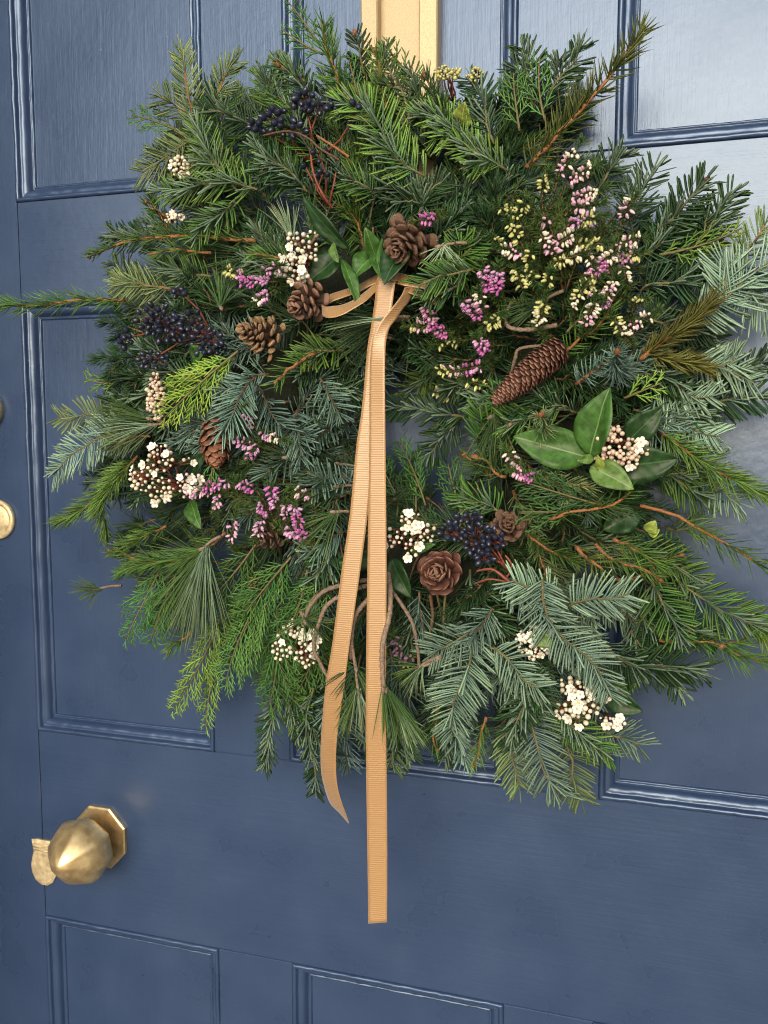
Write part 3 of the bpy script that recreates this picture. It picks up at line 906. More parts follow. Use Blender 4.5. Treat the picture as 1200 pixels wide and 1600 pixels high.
# ---- sprigs the photograph lets one pick out
#  kind, base x, y, tip x, y, off, bend, roll, side shoots, {extras}
KEY = [
    # top left
    ('fp', 303, 200, 285, 78, .010, .02, 0, 0, dict(lab='pale olive fir tip pointing straight up at upper left', bare=0, ls=1.0)),
    ('fp', 300, 192, 250, 148, .008, .05, 0, 0, {}), ('fp', 335, 160, 370, 95, .004, -.05, 10, 0, {}),
    ('fs', 305, 218, 222, 270, .014, -.03, 0, 0, dict(lab='silvery fir sprig at the upper left rim', top='pale', ls=1.15)),
    ('fd', 400, 198, 318, 172, .012, .03, 0, 0, {}), ('fm', 372, 300, 308, 190, .016, -.05, 0, 1, {}), ('fm', 402, 296, 250, 298, .020, .03, 0, 0, dict(ls=1.1)),
    ('fm', 370, 308, 305, 372, .018, -.04, 0, 0, {}), ('sm', 262, 360, 236, 306, .0, .0, 0, 0, {}),
    ('so', 400, 376, 140, 400, .010, .04, 0, 0, dict(top='mid', dens=.55, bud=5, ls=.9)), ('fd', 270, 385, 172, 364, .002, .02, 0, 0, {}),
    ('fd', 480, 300, 398, 228, .012, .02, 0, 1, {}), ('fm', 428, 175, 412, 108, .004, 0, 0, 0, {}), ('fd', 330, 260, 240, 235, .0, 0, 20, 0, {}),
    # top
    ('sl', 556, 172, 505, 38, .012, -.06, 0, 0, dict(lab='olive fir shoot with thick brown stem rising at the top', ls=1.0, top='mid', bud=4, dens=.9)),
    ('fd', 492, 158, 434, 98, .010, .04, 25, 0, dict(bud=6)), ('fd', 572, 120, 556, 55, .0, 0, 0, 0, dict(bud=6, ls=.7)),
    ('so', 604, 170, 585, 82, .010, .02, 0, 0, dict(bud=6, dens=.7, top='mid')), ('fm', 640, 195, 603, 75, .004, 0, 10, 1, dict(ls=.7)),
    ('fm', 668, 190, 640, 108, .004, 0, 0, 0, dict(ls=.8)), ('fb', 665, 276, 528, 162, .024, .04, 0, 0, dict(lab='large bright green fir sprig lying across the top', ls=1.25, bare=0)),
    ('sd', 700, 235, 666, 122, .014, .05, 0, 0, dict(bud=7, dens=.8, ls=1.3, top='dark')), ('fd', 772, 225, 735, 125, .012, .04, 0, 1, {}),
    ('fb', 760, 235, 650, 180, .012, .05, 0, 1, dict(top='bright')), ('fb', 790, 265, 715, 222, .020, 0, 10, 1, dict(top='mid')),
    ('sd', 772, 395, 768, 285, .012, 0, 0, 1, dict(ls=1.3)), ('fm', 600, 310, 548, 280, .012, 0, 0, 0, dict(bud=5)), ('fd', 690, 330, 600, 290, .008, 0, 0, 1, {}),
    ('fd', 640, 345, 690, 285, .01, 0, 0, 1, {}),
    # top right
    ('fd', 836, 170, 815, 75, .0, 0, 0, 1, {}), ('fd', 855, 170, 908, 72, .006, -.03, 0, 1, dict(ls=.9)),
    ('sl', 822, 262, 1003, 46, .030, .05, 0, 0, dict(lab='long olive spruce shoot with orange stem pointing to the upper right', ls=1.0, bud=5, dens=1., bare=0)),
    ('fd', 930, 300, 972, 242, .010, 0, 0, 0, {}), ('fm', 975, 352, 1022, 262, .012, 0, 0, 0, dict(top='dark')),
    ('fd', 1028, 358, 1102, 282, .012, .03, 0, 0, dict(bud=5, lab='dark fir tip on brown stem below the right hand panel')), ('fd', 1085, 385, 1146, 300, .006, 0, 0, 1, {}),
    ('fd', 1000, 400, 1080, 345, -.006, 0, 0, 1, {}), ('fp', 1145, 420, 1196, 350, .004, .04, 0, 0, {}),
    # right
    ('fs', 1085, 492, 1212, 402, .020, .03, 0, 1, dict(lab='silver green fir branch leaving the picture at right', ls=1.35, bare=0)), ('fs', 1150, 432, 1215, 500, .018, 0, 0, 0, dict(ls=1.2)),
    ('sg', 1000, 562, 1112, 466, .024, .03, 0, 0, dict(lab='golden olive spruce tip with orange stem', ls=1.2, bud=6)), ('sg', 1005, 545, 1105, 578, .020, .03, 0, 0, dict(ls=1.1)),
    ('sb', 958, 588, 964, 552, .030, 0, 0, 0, dict(lab='blue spruce rosette with orange bud', h0=.095, h1=.145, bud=7, ls=1.1, dens=1.3)), ('sb', 900, 600, 955, 560, .014, 0, 0, 0, {}),
    ('fs', 1082, 558, 1178, 596, .012, .02, 0, 1, {}), ('fd', 1120, 592, 1212, 562, .010, 0, 0, 0, dict(top='dark', ls=.8)), ('fd', 1085, 622, 1215, 632, .004, -.03, 0, 0, {}),
    ('sb', 843, 680, 846, 650, .026, 0, 0, 0, dict(lab='pale spruce rosette with pink bud above the big leaves', h0=.10, h1=.142, bud=6.5, ls=1.0, dens=1.2, top='pale')),
    ('sp', 1028, 672, 1206, 775, .016, .05, 0, 0, dict(lab='bright green spruce sprig drooping to the right edge', top='bright', ls=1.35)), ('fs', 1080, 735, 1155, 785, .004, 0, 0, 0, {}),
    ('sm', 1000, 790, 1200, 888, .020, -.04, 0, 0, dict(lab='bare orange twig with sparse needles at lower right', dens=.42, ls=1.5, bare=.3)),
    ('sm', 958, 842, 1040, 882, .018, .02, 0, 0, dict(dens=.7, ls=1.3)), ('sm', 860, 812, 985, 768, .022, .03, 0, 0, dict(dens=.35, ls=1.2)),
    ('sm', 1060, 985, 1215, 1030, .012, .04, 0, 1, dict(lab='low orange spruce twig reaching the right edge', dens=.6, ls=1.4)),
    ('sp', 1165, 950, 1206, 1008, .014, 0, 0, 0, dict(top='cypy', ls=1.3, dens=1.3, lab='yellow green tip at the lower right edge')),
    ('fm', 1055, 905, 1186, 978, .018, .05, 0, 0, dict(ls=1.2, top='mid')), ('fm', 1018, 905, 1062, 995, .022, 0, 0, 0, dict(ls=1.05, top='mid')), ('fd', 950, 1015, 1095, 1048, .014, .06, 0, 0, dict(ls=1.25)),
    ('fd', 1000, 960, 1120, 1000, .006, .04, 0, 1, {}), ('fm', 985, 850, 1090, 905, .008, 0, 0, 0, {}), ('fd', 985, 985, 1065, 1080, .0, 0, 0, 0, {}),
    ('so', 900, 855, 942, 892, .018, 0, 0, 0, dict(dens=.7)), ('sm', 825, 835, 905, 880, .014, .05, 0, 0, {}),
    # lower right
    ('fs', 848, 905, 952, 1088, .034, .05, 0, 0, dict(lab='silver white fir branch at lower right', ls=1.1, bare=0)), ('fs', 886, 948, 982, 928, .034, -.04, 0, 0, dict(ls=1.05)), ('fs', 870, 935, 800, 905, .022, 0, 20, 0, {}),
    ('fs', 742, 985, 708, 1150, .026, .03, 0, 0, dict(ls=1.25, lab='silvery green fir sprig hanging beside the ribbon')), ('fs', 735, 985, 672, 1025, .022, 0, 0, 0, dict(ls=1.1)),
    ('fz', 770, 950, 735, 1000, .018, 0, 0, 0, {}), ('fz', 790, 900, 850, 960, .016, 0, 0, 1, {}),
    ('fs', 815, 1095, 875, 1240, .018, .03, 0, 0, dict(ls=1.2)), ('fs', 790, 1140, 812, 1230, .010, 0, 0, 0, dict(top='pale')), ('fs', 880, 1150, 908, 1250, .010, 0, 0, 0, dict(top='pale')),
    ('fs', 930, 1130, 1000, 1165, .012, .03, 0, 0, {}), ('fd', 800, 1030, 850, 1100, .022, .04, 0, 1, {}), ('fd', 830, 1050, 800, 1165, .020, 0, 0, 0, {}), ('fm', 860, 1090, 955, 1180, .010, .05, 0, 0, {}),
    ('fz', 700, 1100, 730, 1190, .012, 0, 0, 0, {}), ('fs', 770, 1010, 840, 1075, .024, 0, 0, 0, {}), ('fz', 655, 925, 672, 1005, .016, .06, 50, 0, {}), ('sd', 765, 900, 700, 960, .008, 0, 0, 1, {}),
    # bottom
    ('fd', 452, 1060, 413, 1198, .004, .03, 0, 0, dict(ls=.9)), ('fd', 490, 1075, 492, 1240, .004, .02, 0, 1, dict(ls=.9)), ('fz', 540, 1100, 545, 1195, .002, 0, 0, 0, {}), ('fs', 612, 1120, 612, 1200, -.004, 0, 0, 0, dict(top='pale')),
    # left
    ('so', 195, 470, -15, 474, .014, -.02, 0, 0, dict(lab='long orange spruce twig pointing to the left edge', ls=1.15, dens=.62, top='mid', bare=0)),
    ('fp', 268, 452, 178, 442, .014, .02, 0, 0, dict(ls=1.1)), ('fm', 330, 432, 250, 420, .006, 0, 0, 1, {}), ('sd', 235, 522, 162, 502, .004, 0, 0, 1, {}), ('sd', 230, 556, 148, 562, .004, 0, 0, 1, {}), ('sd', 255, 585, 170, 592, .0, 0, 0, 1, {}),
    ('fs', 165, 655, 92, 652, .0, .03, 0, 0, dict(top='pale', ls=.9)), ('fs', 205, 668, 84, 742, .012, .06, 0, 0, dict(lab='silver fir sprig curving at the left rim', ls=1.15)),
    ('fp', 235, 682, 168, 690, .010, 0, 0, 0, {}), ('sp', 215, 712, 92, 815, .006, -.08, 0, 1, dict(top='bright', ls=1.3)), ('sp', 200, 722, 148, 800, .010, -.03, 0, 0, dict(top='bright', ls=1.2)),
    ('fz', 398, 590, 348, 672, .026, .0, 0, 0, dict(lab='blue green fir sprig above the small brown cone', ls=1.3)), ('fz', 402, 600, 440, 668, .020, 0, 0, 0, dict(ls=1.2)), ('fz', 420, 585, 345, 610, .014, 0, 0, 0, {}),
    ('fz', 500, 590, 532, 650, .018, 0, 0, 0, {}), ('so', 492, 553, 428, 600, .022, .03, 0, 0, dict(dens=.45, top='mid')), ('fz', 465, 640, 470, 720, .014, 0, 0, 1, {}),
    ('sm', 352, 832, 188, 896, .022, -.04, 0, 0, dict(lab='green spruce sprig with orange stem at lower left', ls=1.2, bud=6)), ('sm', 260, 822, 180, 862, .006, 0, 0, 0, dict(bud=6)), ('sm', 300, 985, 264, 1018, .004, 0, 0, 0, dict(bud=5, dens=.7)),
    ('fd', 255, 870, 185, 850, -.004, 0, 0, 1, {}), ('sd', 330, 905, 250, 940, .0, 0, 0, 1, {}),
    ('sm', 470, 410, 395, 398, .010, 0, 0, 0, dict(dens=.6)), ('sd', 330, 480, 300, 420, .0, 0, 0, 1, {}),
    ('fs', 1010, 600, 1122, 682, .004, .03, 0, 1, {}), ('fd', 990, 640, 1105, 652, .0, 0, 0, 1, {}), ('fs', 1035, 690, 1118, 722, -.002, 0, 0, 1, {}), ('fd', 960, 565, 1065, 606, .006, 0, 0, 1, {}), ('fz', 985, 650, 1080, 702, .002, 0, 0, 1, {}),
    ('fd', 1000, 455, 1098, 432, .004, 0, 0, 1, {}), ('fd', 1015, 500, 1108, 520, .0, 0, 0, 1, {}), ('fm', 1010, 740, 1115, 770, .0, 0, 0, 1, {}), ('fd', 990, 700, 1090, 740, -.01, 0, 0, 1, {}),
    ('fd', 600, 1075, 640, 1185, -.006, 0, 0, 1, {}), ('fz', 522, 1070, 505, 1175, -.004, 0, 0, 1, {}), ('fd', 560, 1085, 585, 1185, -.012, 0, 0, 1, {}), ('fm', 440, 1030, 470, 1150, -.006, 0, 0, 1, {}), ('fd', 680, 1085, 695, 1185, -.004, 0, 0, 1, {}),
    ('fd', 300, 545, 240, 600, .0, 0, 0, 1, {}), ('fd', 300, 640, 230, 650, .0, 0, 0, 1, {}), ('pd' if 0 else 'fd', 300, 600, 200, 620, -.01, 0, 0, 1, {}),
    ('fz', 556, 655, 478, 700, .006, .04, 0, 0, {}), ('fz', 560, 705, 486, 765, .008, .03, 0, 1, {}), ('fs', 550, 775, 478, 735, .004, .03, 0, 0, dict(top='blue')), ('fd', 545, 770, 480, 812, .002, 0, 0, 1, {}),
    ('fz', 540, 830, 478, 862, .004, 0, 0, 0, {}), ('fd', 530, 850, 490, 905, .004, 0, 0, 1, {}), ('fz', 470, 700, 415, 742, .010, 0, 0, 0, {}), ('fd', 520, 680, 440, 680, .002, 0, 0, 1, {}), ('fm', 540, 545, 470, 560, .004, .03, 0, 1, {}),
    ('fd', 800, 640, 730, 610, .002, 0, 0, 1, {}), ('fm', 745, 690, 800, 640, .0, 0, 0, 1, {}), ('fm', 780, 800, 720, 770, .006, 0, 0, 1, {}), ('fm', 690, 430, 745, 380, .002, 0, 0, 1, {}),
    ('sd', 890, 605, 800, 648, .002, 0, 0, 1, {}), ('fd', 900, 645, 822, 612, .0, 0, 0, 1, {}), ('fm', 880, 640, 790, 660, .006, 0, 0, 0, {}), ('fd', 760, 660, 840, 610, -.006, 0, 0, 1, {}),
    ('sm', 262, 340, 228, 318, .006, 0, 0, 0, dict(dens=.3, bud=5)), ('sm', 330, 395, 232, 398, .018, .03, 0, 0, dict(dens=.3)), ('sm', 240, 880, 172, 862, .012, .03, 0, 0, dict(dens=.4, bud=6)), ('sm', 480, 130, 438, 104, .014, 0, 0, 0, dict(dens=.4, bud=6)),
    ('sm', 960, 905, 1062, 868, .016, .04, 0, 0, dict(dens=.35, bud=5)), ('sm', 1030, 1000, 1125, 1008, .018, -.03, 0, 0, dict(dens=.4, bud=6)), ('sm', 790, 745, 748, 715, .022, 0, 0, 0, dict(dens=.3, bud=7)),
    ('sm', 760, 1120, 740, 1195, .016, 0, 0, 0, dict(dens=.5, bud=6)), ('sm', 680, 1090, 682, 1170, .012, 0, 0, 0, dict(dens=.4, bud=6)), ('sm', 930, 850, 1030, 905, .024, .03, 0, 0, dict(dens=.4, bud=5)), ('sm', 880, 560, 955, 470, .012, .04, 0, 0, dict(dens=.6, bud=5)),
    # rim of the hole
    ('fd', 760, 600, 672, 588, .004, .04, 0, 1, {}), ('sd', 740, 560, 668, 560, .002, 0, 0, 1, {}), ('fd', 700, 560, 650, 545, .01, 0, 0, 1, {}),
    ('fd', 520, 600, 570, 625, .0, 0, 0, 1, {}), ('fm', 740, 420, 655, 446, .030, .02, 0, 0, dict(ls=.9)), ('fd', 725, 440, 668, 470, .026, .02, 0, 0, dict(ls=.9)),
    ('fd', 728, 652, 606, 640, .012, .04, 0, 0, dict(lab='dark fir sprig reaching into the hole of the wreath', ls=.9)), ('fd', 722, 655, 664, 718, .006, .05, 0, 0, dict(ls=.95)), ('fb', 715, 560, 632, 622, .010, .03, 0, 0, dict(ls=.8)),
    ('sd', 800, 690, 742, 735, .010, 0, 0, 0, {}), ('sm', 768, 745, 728, 712, .018, 0, 0, 0, dict(bud=7, dens=.7)),
]
for k, a, b, c, d, off, bend, roll, nb, ex in KEY:
    sprig(k, a, b, c, d, off, bend, roll, nb, **ex)

CYP = [(280, 205, 207, 180, 42, .006, 'cyp'), (500, 70, 452, 4, 24, .004, 'cyp'), (505, 85, 440, 45, 22, .004, 'cyp'), (446, 150, 430, 82, 30, -.004, 'cypy'),
       (640, 120, 598, 66, 26, -.002, 'cyp'), (852, 190, 844, 88, 42, .010, 'cyp'), (812, 205, 802, 112, 40, .008, 'cyp'), (560, 150, 545, 88, 30, -.004, 'cyp'),
       (1030, 398, 1158, 357, 30, .018, 'cypy'), (372, 548, 255, 655, 70, .026, 'cypy'), (368, 560, 262, 610, 40, .022, 'cypy'), (180, 600, 133, 590, 26, -.006, 'cypy'),
       (665, 790, 622, 690, 40, .0, 'cyp'), (650, 800, 650, 705, 34, -.004, 'cypd'), (720, 800, 700, 725, 45, .0, 'cyp'), (700, 590, 630, 610, 34, .006, 'cyp'),
       (975, 622, 1034, 598, 30, .018, 'cypy'), (940, 790, 815, 752, 56, .014, 'cypd'), (900, 800, 812, 800, 46, .008, 'cyp'),
       (255, 880, 195, 1000, 60, .006, 'cyp'), (275, 900, 235, 1005, 60, .010, 'cyp'), (350, 950, 268, 1112, 58, .004, 'cypy'), (345, 1000, 322, 1140, 44, .0, 'cypy'),
       (445, 880, 352, 1075, 95, .020, 'cyp'), (430, 930, 418, 1110, 80, .016, 'cyp'), (455, 870, 380, 960, 70, .024, 'cyp'), (400, 850, 330, 935, 60, .012, 'cyp'), (480, 890, 440, 1000, 60, .012, 'cyp'),
       (520, 900, 455, 985, 55, .006, 'cyp'), (345, 690, 330, 760, 26, .01, 'cyp'), (820, 640, 760, 600, 34, .01, 'cyp'), (885, 520, 935, 480, 24, .014, 'cyp')]
for i, (a, b, c, d, wd, off, tp) in enumerate(CYP):
    cypress(a, b, c, d, wd, off, tp, rng.normal()*.05, rng.normal()*14, dict([(9, 'bright yellow green cypress spray beside the cream buds'), (24, 'vivid green cypress fan hanging at lower left')]).get(i))

PIN = [(262, 662, 235, 655, 140, 622, 34, 12, .016, 'pine'), (262, 664, 238, 664, 150, 680, 30, 12, .014, 'pines'), (345, 838, 318, 856, 300, 1010, 90, 11, .034, 'pines'), (345, 838, 322, 856, 250, 985, 46, 16, .028, 'pine'), (190, 915, 150, 922, 108, 922, 34, 24, .010, 'pine'),
       (470, 385, 455, 372, 432, 305, 24, 14, .010, 'pines'), (480, 385, 492, 372, 480, 285, 14, 9, .012, 'pine'), (340, 470, 345, 480, 350, 400, 36, 22, .006, 'pine'),
       (640, 500, 600, 505, 510, 560, 40, 22, .004, 'pined'), (640, 495, 600, 500, 505, 520, 26, 14, .012, 'pined'), (655, 510, 640, 510, 650, 570, 30, 26, .006, 'pined'),
       (590, 520, 620, 530, 720, 545, 30, 22, .006, 'pined'), (790, 640, 770, 650, 770, 740, 46, 16, .010, 'pine'), (810, 650, 800, 660, 735, 740, 30, 14, .008, 'pined'),
       (555, 730, 530, 725, 440, 700, 44, 22, .008, 'pined'), (560, 760, 530, 760, 430, 780, 36, 22, .010, 'pined'), (470, 715, 450, 715, 400, 700, 26, 20, .014, 'pined'), (545, 800, 525, 800, 450, 860, 40, 22, .012, 'pine'),
       (880, 455, 850, 470, 780, 500, 30, 18, .008, 'pined'), (730, 380, 690, 385, 690, 440, 30, 40, .018, 'pines')]
for i, (a, b, c, d, e, f, n, s, off, tp) in enumerate(PIN):
    pine(a, b, c, d, e, f, n, s, off, tp, lab={2: 'long silvery pine needles hanging like a tassel at lower left', 4: 'small pine tuft with tan tip at the left rim'}.get(i), wd=.9)

# bare pine branches arching under the ribbon, each ending in needles


def branch(pts, rad=2.3, name='bare_branch', mat='grey', lab=None):
    p = np.array([at(x, y, h) for x, y, h in pts])
    t = np.linspace(0, len(p)-1, 8*len(p))
    i = np.clip(t.astype(int), 0, len(p)-2)
    f = (t-i)[:, None]
    pm = p[np.clip(i-1, 0, None)]; p0 = p[i]; p1 = p[i+1]; pn = p[np.clip(i+2, None, len(p)-1)]
    q = .5*((2*p0)+(p1-pm)*f+(2*pm-5*p0+4*p1-pn)*f*f+(3*p0-pm-3*p1+pn)*f**3)
    b = MB()
    tube(b, q, np.linspace(rad, rad*.75, len(q))*MM*(1+.10*np.sin(np.arange(len(q))*1.9)), 8, 0, lump=.09)
    o = b.build(name, TWIG[mat], wreath)
    if lab:
        o['label'] = lab
    return o


branch([(580, 905, .10), (545, 912, .112), (510, 922, .118), (488, 942, .118), (476, 966, .116)], 2.2)
branch([(582, 912, .10), (545, 925, .114), (512, 945, .120), (498, 975, .118), (490, 1010, .112), (500, 1035, .108), (512, 1058, .106)], 2.2)
branch([(590, 925, .11), (570, 942, .120), (554, 965, .124), (549, 1000, .124), (547, 1030, .122)], 2.5)
branch([(549, 1000, .123), (552, 1020, .124), (555, 1042, .124), (557, 1060, .123), (560, 1078, .122)], 1.5)
branch([(606, 895, .11), (610, 930, .128), (608, 965, .136), (599, 1000, .141), (597, 1030, .142), (599, 1072, .140)], 2.6)
branch([(608, 918, .115), (628, 945, .124), (645, 975, .126), (652, 1010, .122), (655, 1042, .118)], 1.8)
branch([(655, 1042, .118), (675, 1036, .118), (690, 1025, .118)], 1.4)
branch([(870, 508, .11), (830, 515, .116), (797, 512, .116), (790, 495, .112), (800, 470, .105)], 1.9)
branch([(795, 600, .10), (805, 560, .112), (812, 545, .114), (845, 540, .112)], 1.6)
branch([(672, 930, .10), (676, 960, .112), (672, 990, .116), (668, 1010, .112)], 1.6, mat='brown')
branch([(505, 868, .09), (512, 885, .104), (517, 908, .106)], 1.6, mat='brown')
HT = .124
pine(470, 955, 476, 968, 530, 985, 18, 30, 0, 'pine', h0=.115, h1=.118, h2=.122)
pine(474, 958, 476, 968, 440, 1000, 14, 30, 0, 'pine', h0=.115, h1=.118, h2=.120)
pine(555, 1035, 556, 1042, 515, 1085, 14, 12, 0, 'pined', h0=.123, h1=.126, h2=.133)
pine(555, 1035, 556, 1042, 585, 1085, 12, 16, 0, 'pine', h0=.12, h1=.124, h2=.122)
pine(559, 1070, 560, 1078, 530, 1140, 26, 14, 0, 'pine', h0=.122, h1=.124, h2=.126, droop=.15)
pine(559, 1070, 560, 1078, 568, 1150, 20, 12, 0, 'pines', h0=.122, h1=.124, h2=.122, droop=.1)
pine(599, 1062, 599, 1074, 605, 1160, 14, 7, 0, 'pine', h0=.140, h1=.141, h2=.134, droop=.1)
pine(600, 1062, 602, 1074, 650, 1160, 40, 12, 0, 'pine', h0=.138, h1=.139, h2=.120, droop=.15)
pine(612, 1088, 622, 1110, 648, 1170, 26, 14, 0, 'pines', h0=.132, h1=.128, h2=.118, droop=.15)
pine(690, 1025, 655, 1042, 606, 1065, 24, 14, 0, 'pine', h0=.118, h1=.118, h2=.112)
pine(690, 1025, 655, 1042, 630, 1085, 18, 16, 0, 'pines', h0=.118, h1=.118, h2=.112)
pine(585, 505, 600, 500, 500, 505, 10, 7, 0, 'pines', h0=.11, h1=.13, h2=.124, tw_r=.9)

# ================================================================== ribbon
RIB = None


def ribbon_mat():
    m, t, b, N, L = nodes('grosgrain_ribbon')
    uv = N('ShaderNodeUVMap'); uv.uv_map = 'uv'
    sx = N('ShaderNodeSeparateXYZ')
    L(uv.outputs[0], sx.inputs[0])

    def mth(op, a, k=None):
        q = N('ShaderNodeMath'); q.operation = op
        L(a, q.inputs[0])
        if k is not None:
            if isinstance(k, (int, float)):
                q.inputs[1].default_value = k
            else:
                L(k, q.inputs[1])
        return q.outputs[0]
    rib = mth('SINE', mth('MULTIPLY', sx.outputs['Y'], 2*math.pi/0.0019))
    edge = mth('GREATER_THAN', mth('ABSOLUTE', mth('SUBTRACT', sx.outputs['X'], .5)), .462)
    ribm = mth('MULTIPLY', rib, mth('SUBTRACT', mth('MULTIPLY', edge, -1.0), -1.0))
    f = mth('ADD', mth('MULTIPLY', ribm, .5), .5)
    mx = N('ShaderNodeMix'); mx.data_type = 'RGBA'
    mx.inputs['A'].default_value = rgb((0.37, 0.205, 0.072))
    mx.inputs['B'].default_value = rgb((0.43, 0.255, 0.104))
    L(f, mx.inputs['Factor'])
    me = N('ShaderNodeMix'); me.data_type = 'RGBA'
    me.inputs['B'].default_value = rgb((0.44, 0.250, 0.092))
    L(edge, me.inputs['Factor']); L(mx.outputs['Result'], me.inputs['A'])
    L(me.outputs['Result'], b.inputs['Base Color'])
    bp = N('ShaderNodeBump'); bp.inputs['Strength'].default_value = 0.35; bp.inputs['Distance'].default_value = .0003
    L(ribm, bp.inputs['Height'])
    L(bp.outputs[0], b.inputs['Normal'])
    b.inputs['Roughness'].default_value = 0.42
    b.inputs['Specular IOR Level'].default_value = 0.9
    b.inputs['Sheen Weight'].default_value = 0.25
    b.inputs['Coat Weight'].default_value = 0.7
    b.inputs['Coat Roughness'].default_value = 0.38
    b.inputs['Coat IOR'].default_value = 1.6
    return m


RIB = ribbon_mat()
bow = thing('ribbon_bow', 'tan grosgrain ribbon bow with two long tails hanging down the wreath', 'ribbon', at(607, 440, .115))


def band(name, rows, sub=8, th=.00045):
    """rows of ((x, y, h) left edge, (x, y, h) right edge) along the ribbon"""
    Lp = np.array([at(*r[0]) for r in rows]); Rp = np.array([at(*r[1]) for r in rows])

    def spl(p):
        n = len(p)
        t = np.linspace(0, n-1, sub*(n-1)+1)
        i = np.clip(t.astype(int), 0, n-2); f = (t-i)[:, None]
        pm = np.where((i > 0)[:, None], p[np.clip(i-1, 0, None)], 2*p[i]-p[i+1]); pn = np.where((i+2 < n)[:, None], p[np.clip(i+2, None, n-1)], 2*p[i+1]-p[i])
        p0, p1 = p[i], p[i+1]
        return .5*((2*p0)+(p1-pm)*f+(2*pm-5*p0+4*p1-pn)*f*f+(3*p0-pm-3*p1+pn)*f**3)
    A, B = spl(Lp), spl(Rp)
    mid = (A+B)/2
    le = np.concatenate([[0], np.cumsum(np.linalg.norm(np.diff(mid, axis=0), axis=1))])
    tan = norm(np.gradient(mid, axis=0)); wv = norm(B-A)
    nr = norm(np.cross(wv, tan))
    W = 6
    us = np.linspace(0, 1, W+1)
    cols = A[:, None, :]*(1-us)[None, :, None]+B[:, None, :]*us[None, :, None]
    up, dn = cols+nr[:, None, :]*th/2, cols-nr[:, None, :]*th/2
    n = len(A)
    uv = np.stack(np.broadcast_arrays(us[None, :], le[:, None]), -1).reshape(-1, 2)
    v = np.concatenate([up.reshape(-1, 3), dn.reshape(-1, 3)])
    idx = np.arange(n*(W+1)).reshape(n, W+1)
    q1 = np.stack([idx[:-1, :-1], idx[:-1, 1:], idx[1:, 1:], idx[1:, :-1]], -1).reshape(-1, 4)
    o_ = n*(W+1)
    q2 = q1[:, ::-1]+o_
    ql = np.stack([idx[:-1, 0], idx[1:, 0], idx[1:, 0]+o_, idx[:-1, 0]+o_], -1)
    qr = np.stack([idx[1:, -1], idx[:-1, -1], idx[:-1, -1]+o_, idx[1:, -1]+o_], -1)
    qe = np.stack([idx[-1, :-1], idx[-1, 1:], idx[-1, 1:]+o_, idx[-1, :-1]+o_], -1)
    b = MB()
    b.add(v, np.concatenate([q1, q2, ql, qr, qe]), uv=np.concatenate([uv, uv]))
    return b.build(name, RIB, bow)


def rows(tab):
    return [((xl, y, h), (xr, yr, hr)) for xl, y, h, xr, yr, hr in tab]


T1 = band('tail', rows([(591, 424, .119, 621, 424, .121), (589, 440, .124, 618, 440, .126), (584, 482, .127, 612, 484, .128), (579, 515, .128, 607, 517, .129), (574, 545, .128, 602, 546, .128), (566, 633, .130, 594, 634, .129), (556.5, 700, .131, 585, 701, .130),
                        (547, 800, .132, 575, 801, .131), (533, 897, .132, 562, 899, .132), (520, 1000, .131, 547, 1002, .132), (509, 1070, .126, 538, 1072, .128), (502, 1147, .112, 527, 1149, .118), (501.5, 1200, .098, 525, 1201, .106),
                        (507, 1230, .088, 528, 1233, .098), (516, 1255, .080, 535, 1257, .090), (530, 1270, .074, 540.5, 1272, .082), (543.5, 1285.5, .070, 545.5, 1286.5, .076)]))
T1['label'] = 'left ribbon tail curling to a point at its end'
T2 = band('tail', rows([(632, 450, .128, 650, 448, .116), (627, 462, .134, 640, 470, .122), (612, 482, .138, 630, 482, .128), (598, 499, .140, 619, 498, .132), (588, 515, .141, 609, 512, .136), (582, 531, .141, 604, 528, .138), (579, 552, .140, 602, 552, .140),
                        (577.5, 600, .138, 601.5, 600, .140), (577, 713, .138, 602.5, 713, .138), (575.5, 800, .138, 603.5, 800, .138), (574, 900, .138, 604, 900, .138), (572.5, 1000, .137, 603.5, 1000, .137),
                        (571.5, 1100, .134, 603, 1100, .134), (572, 1200, .126, 604, 1200, .126), (573.5, 1300, .118, 605, 1300, .118), (575, 1400, .112, 605, 1398, .112), (575.5, 1443, .110, 604.5, 1441, .110)]))
T2['label'] = 'right ribbon tail, longer, cut straight at its end'
band('loop', rows([(600, 425, .104, 600, 437, .112), (578, 435, .104, 578, 447, .114), (558, 446, .102, 559, 457, .112), (534, 454, .100, 536, 465, .110), (516, 460, .102, 518, 472, .112), (506, 467, .108, 507, 481, .120), (503, 475, .118, 503.5, 491, .130),
                   (508, 479, .128, 509, 496, .140), (520, 478.5, .132, 522, 496, .144), (534, 476.5, .133, 537, 491, .145), (550, 470, .131, 553, 482, .143), (568, 458, .126, 572, 470, .138), (585, 444, .116, 587, 456, .124), (601, 432, .106, 604, 444, .116)]))
band('loop', rows([(604, 424, .106, 604, 438, .114), (626, 427, .112, 626, 445, .122), (648, 433, .110, 648, 449, .120), (668, 437, .108, 668, 453, .118), (681, 444, .112, 680, 462, .122), (684, 456, .118, 682, 474, .128), (674, 460, .124, 672, 474, .132), (655, 452, .122, 655, 464, .130), (632, 444, .118, 632, 456, .124)]))
kn = band('knot', rows([(594, 424, .108, 593, 436, .112), (600, 422, .124, 599, 437, .127), (609, 422, .128, 609, 438, .131), (618, 424, .124, 618, 439, .127), (624, 426, .108, 624, 440, .112)]))

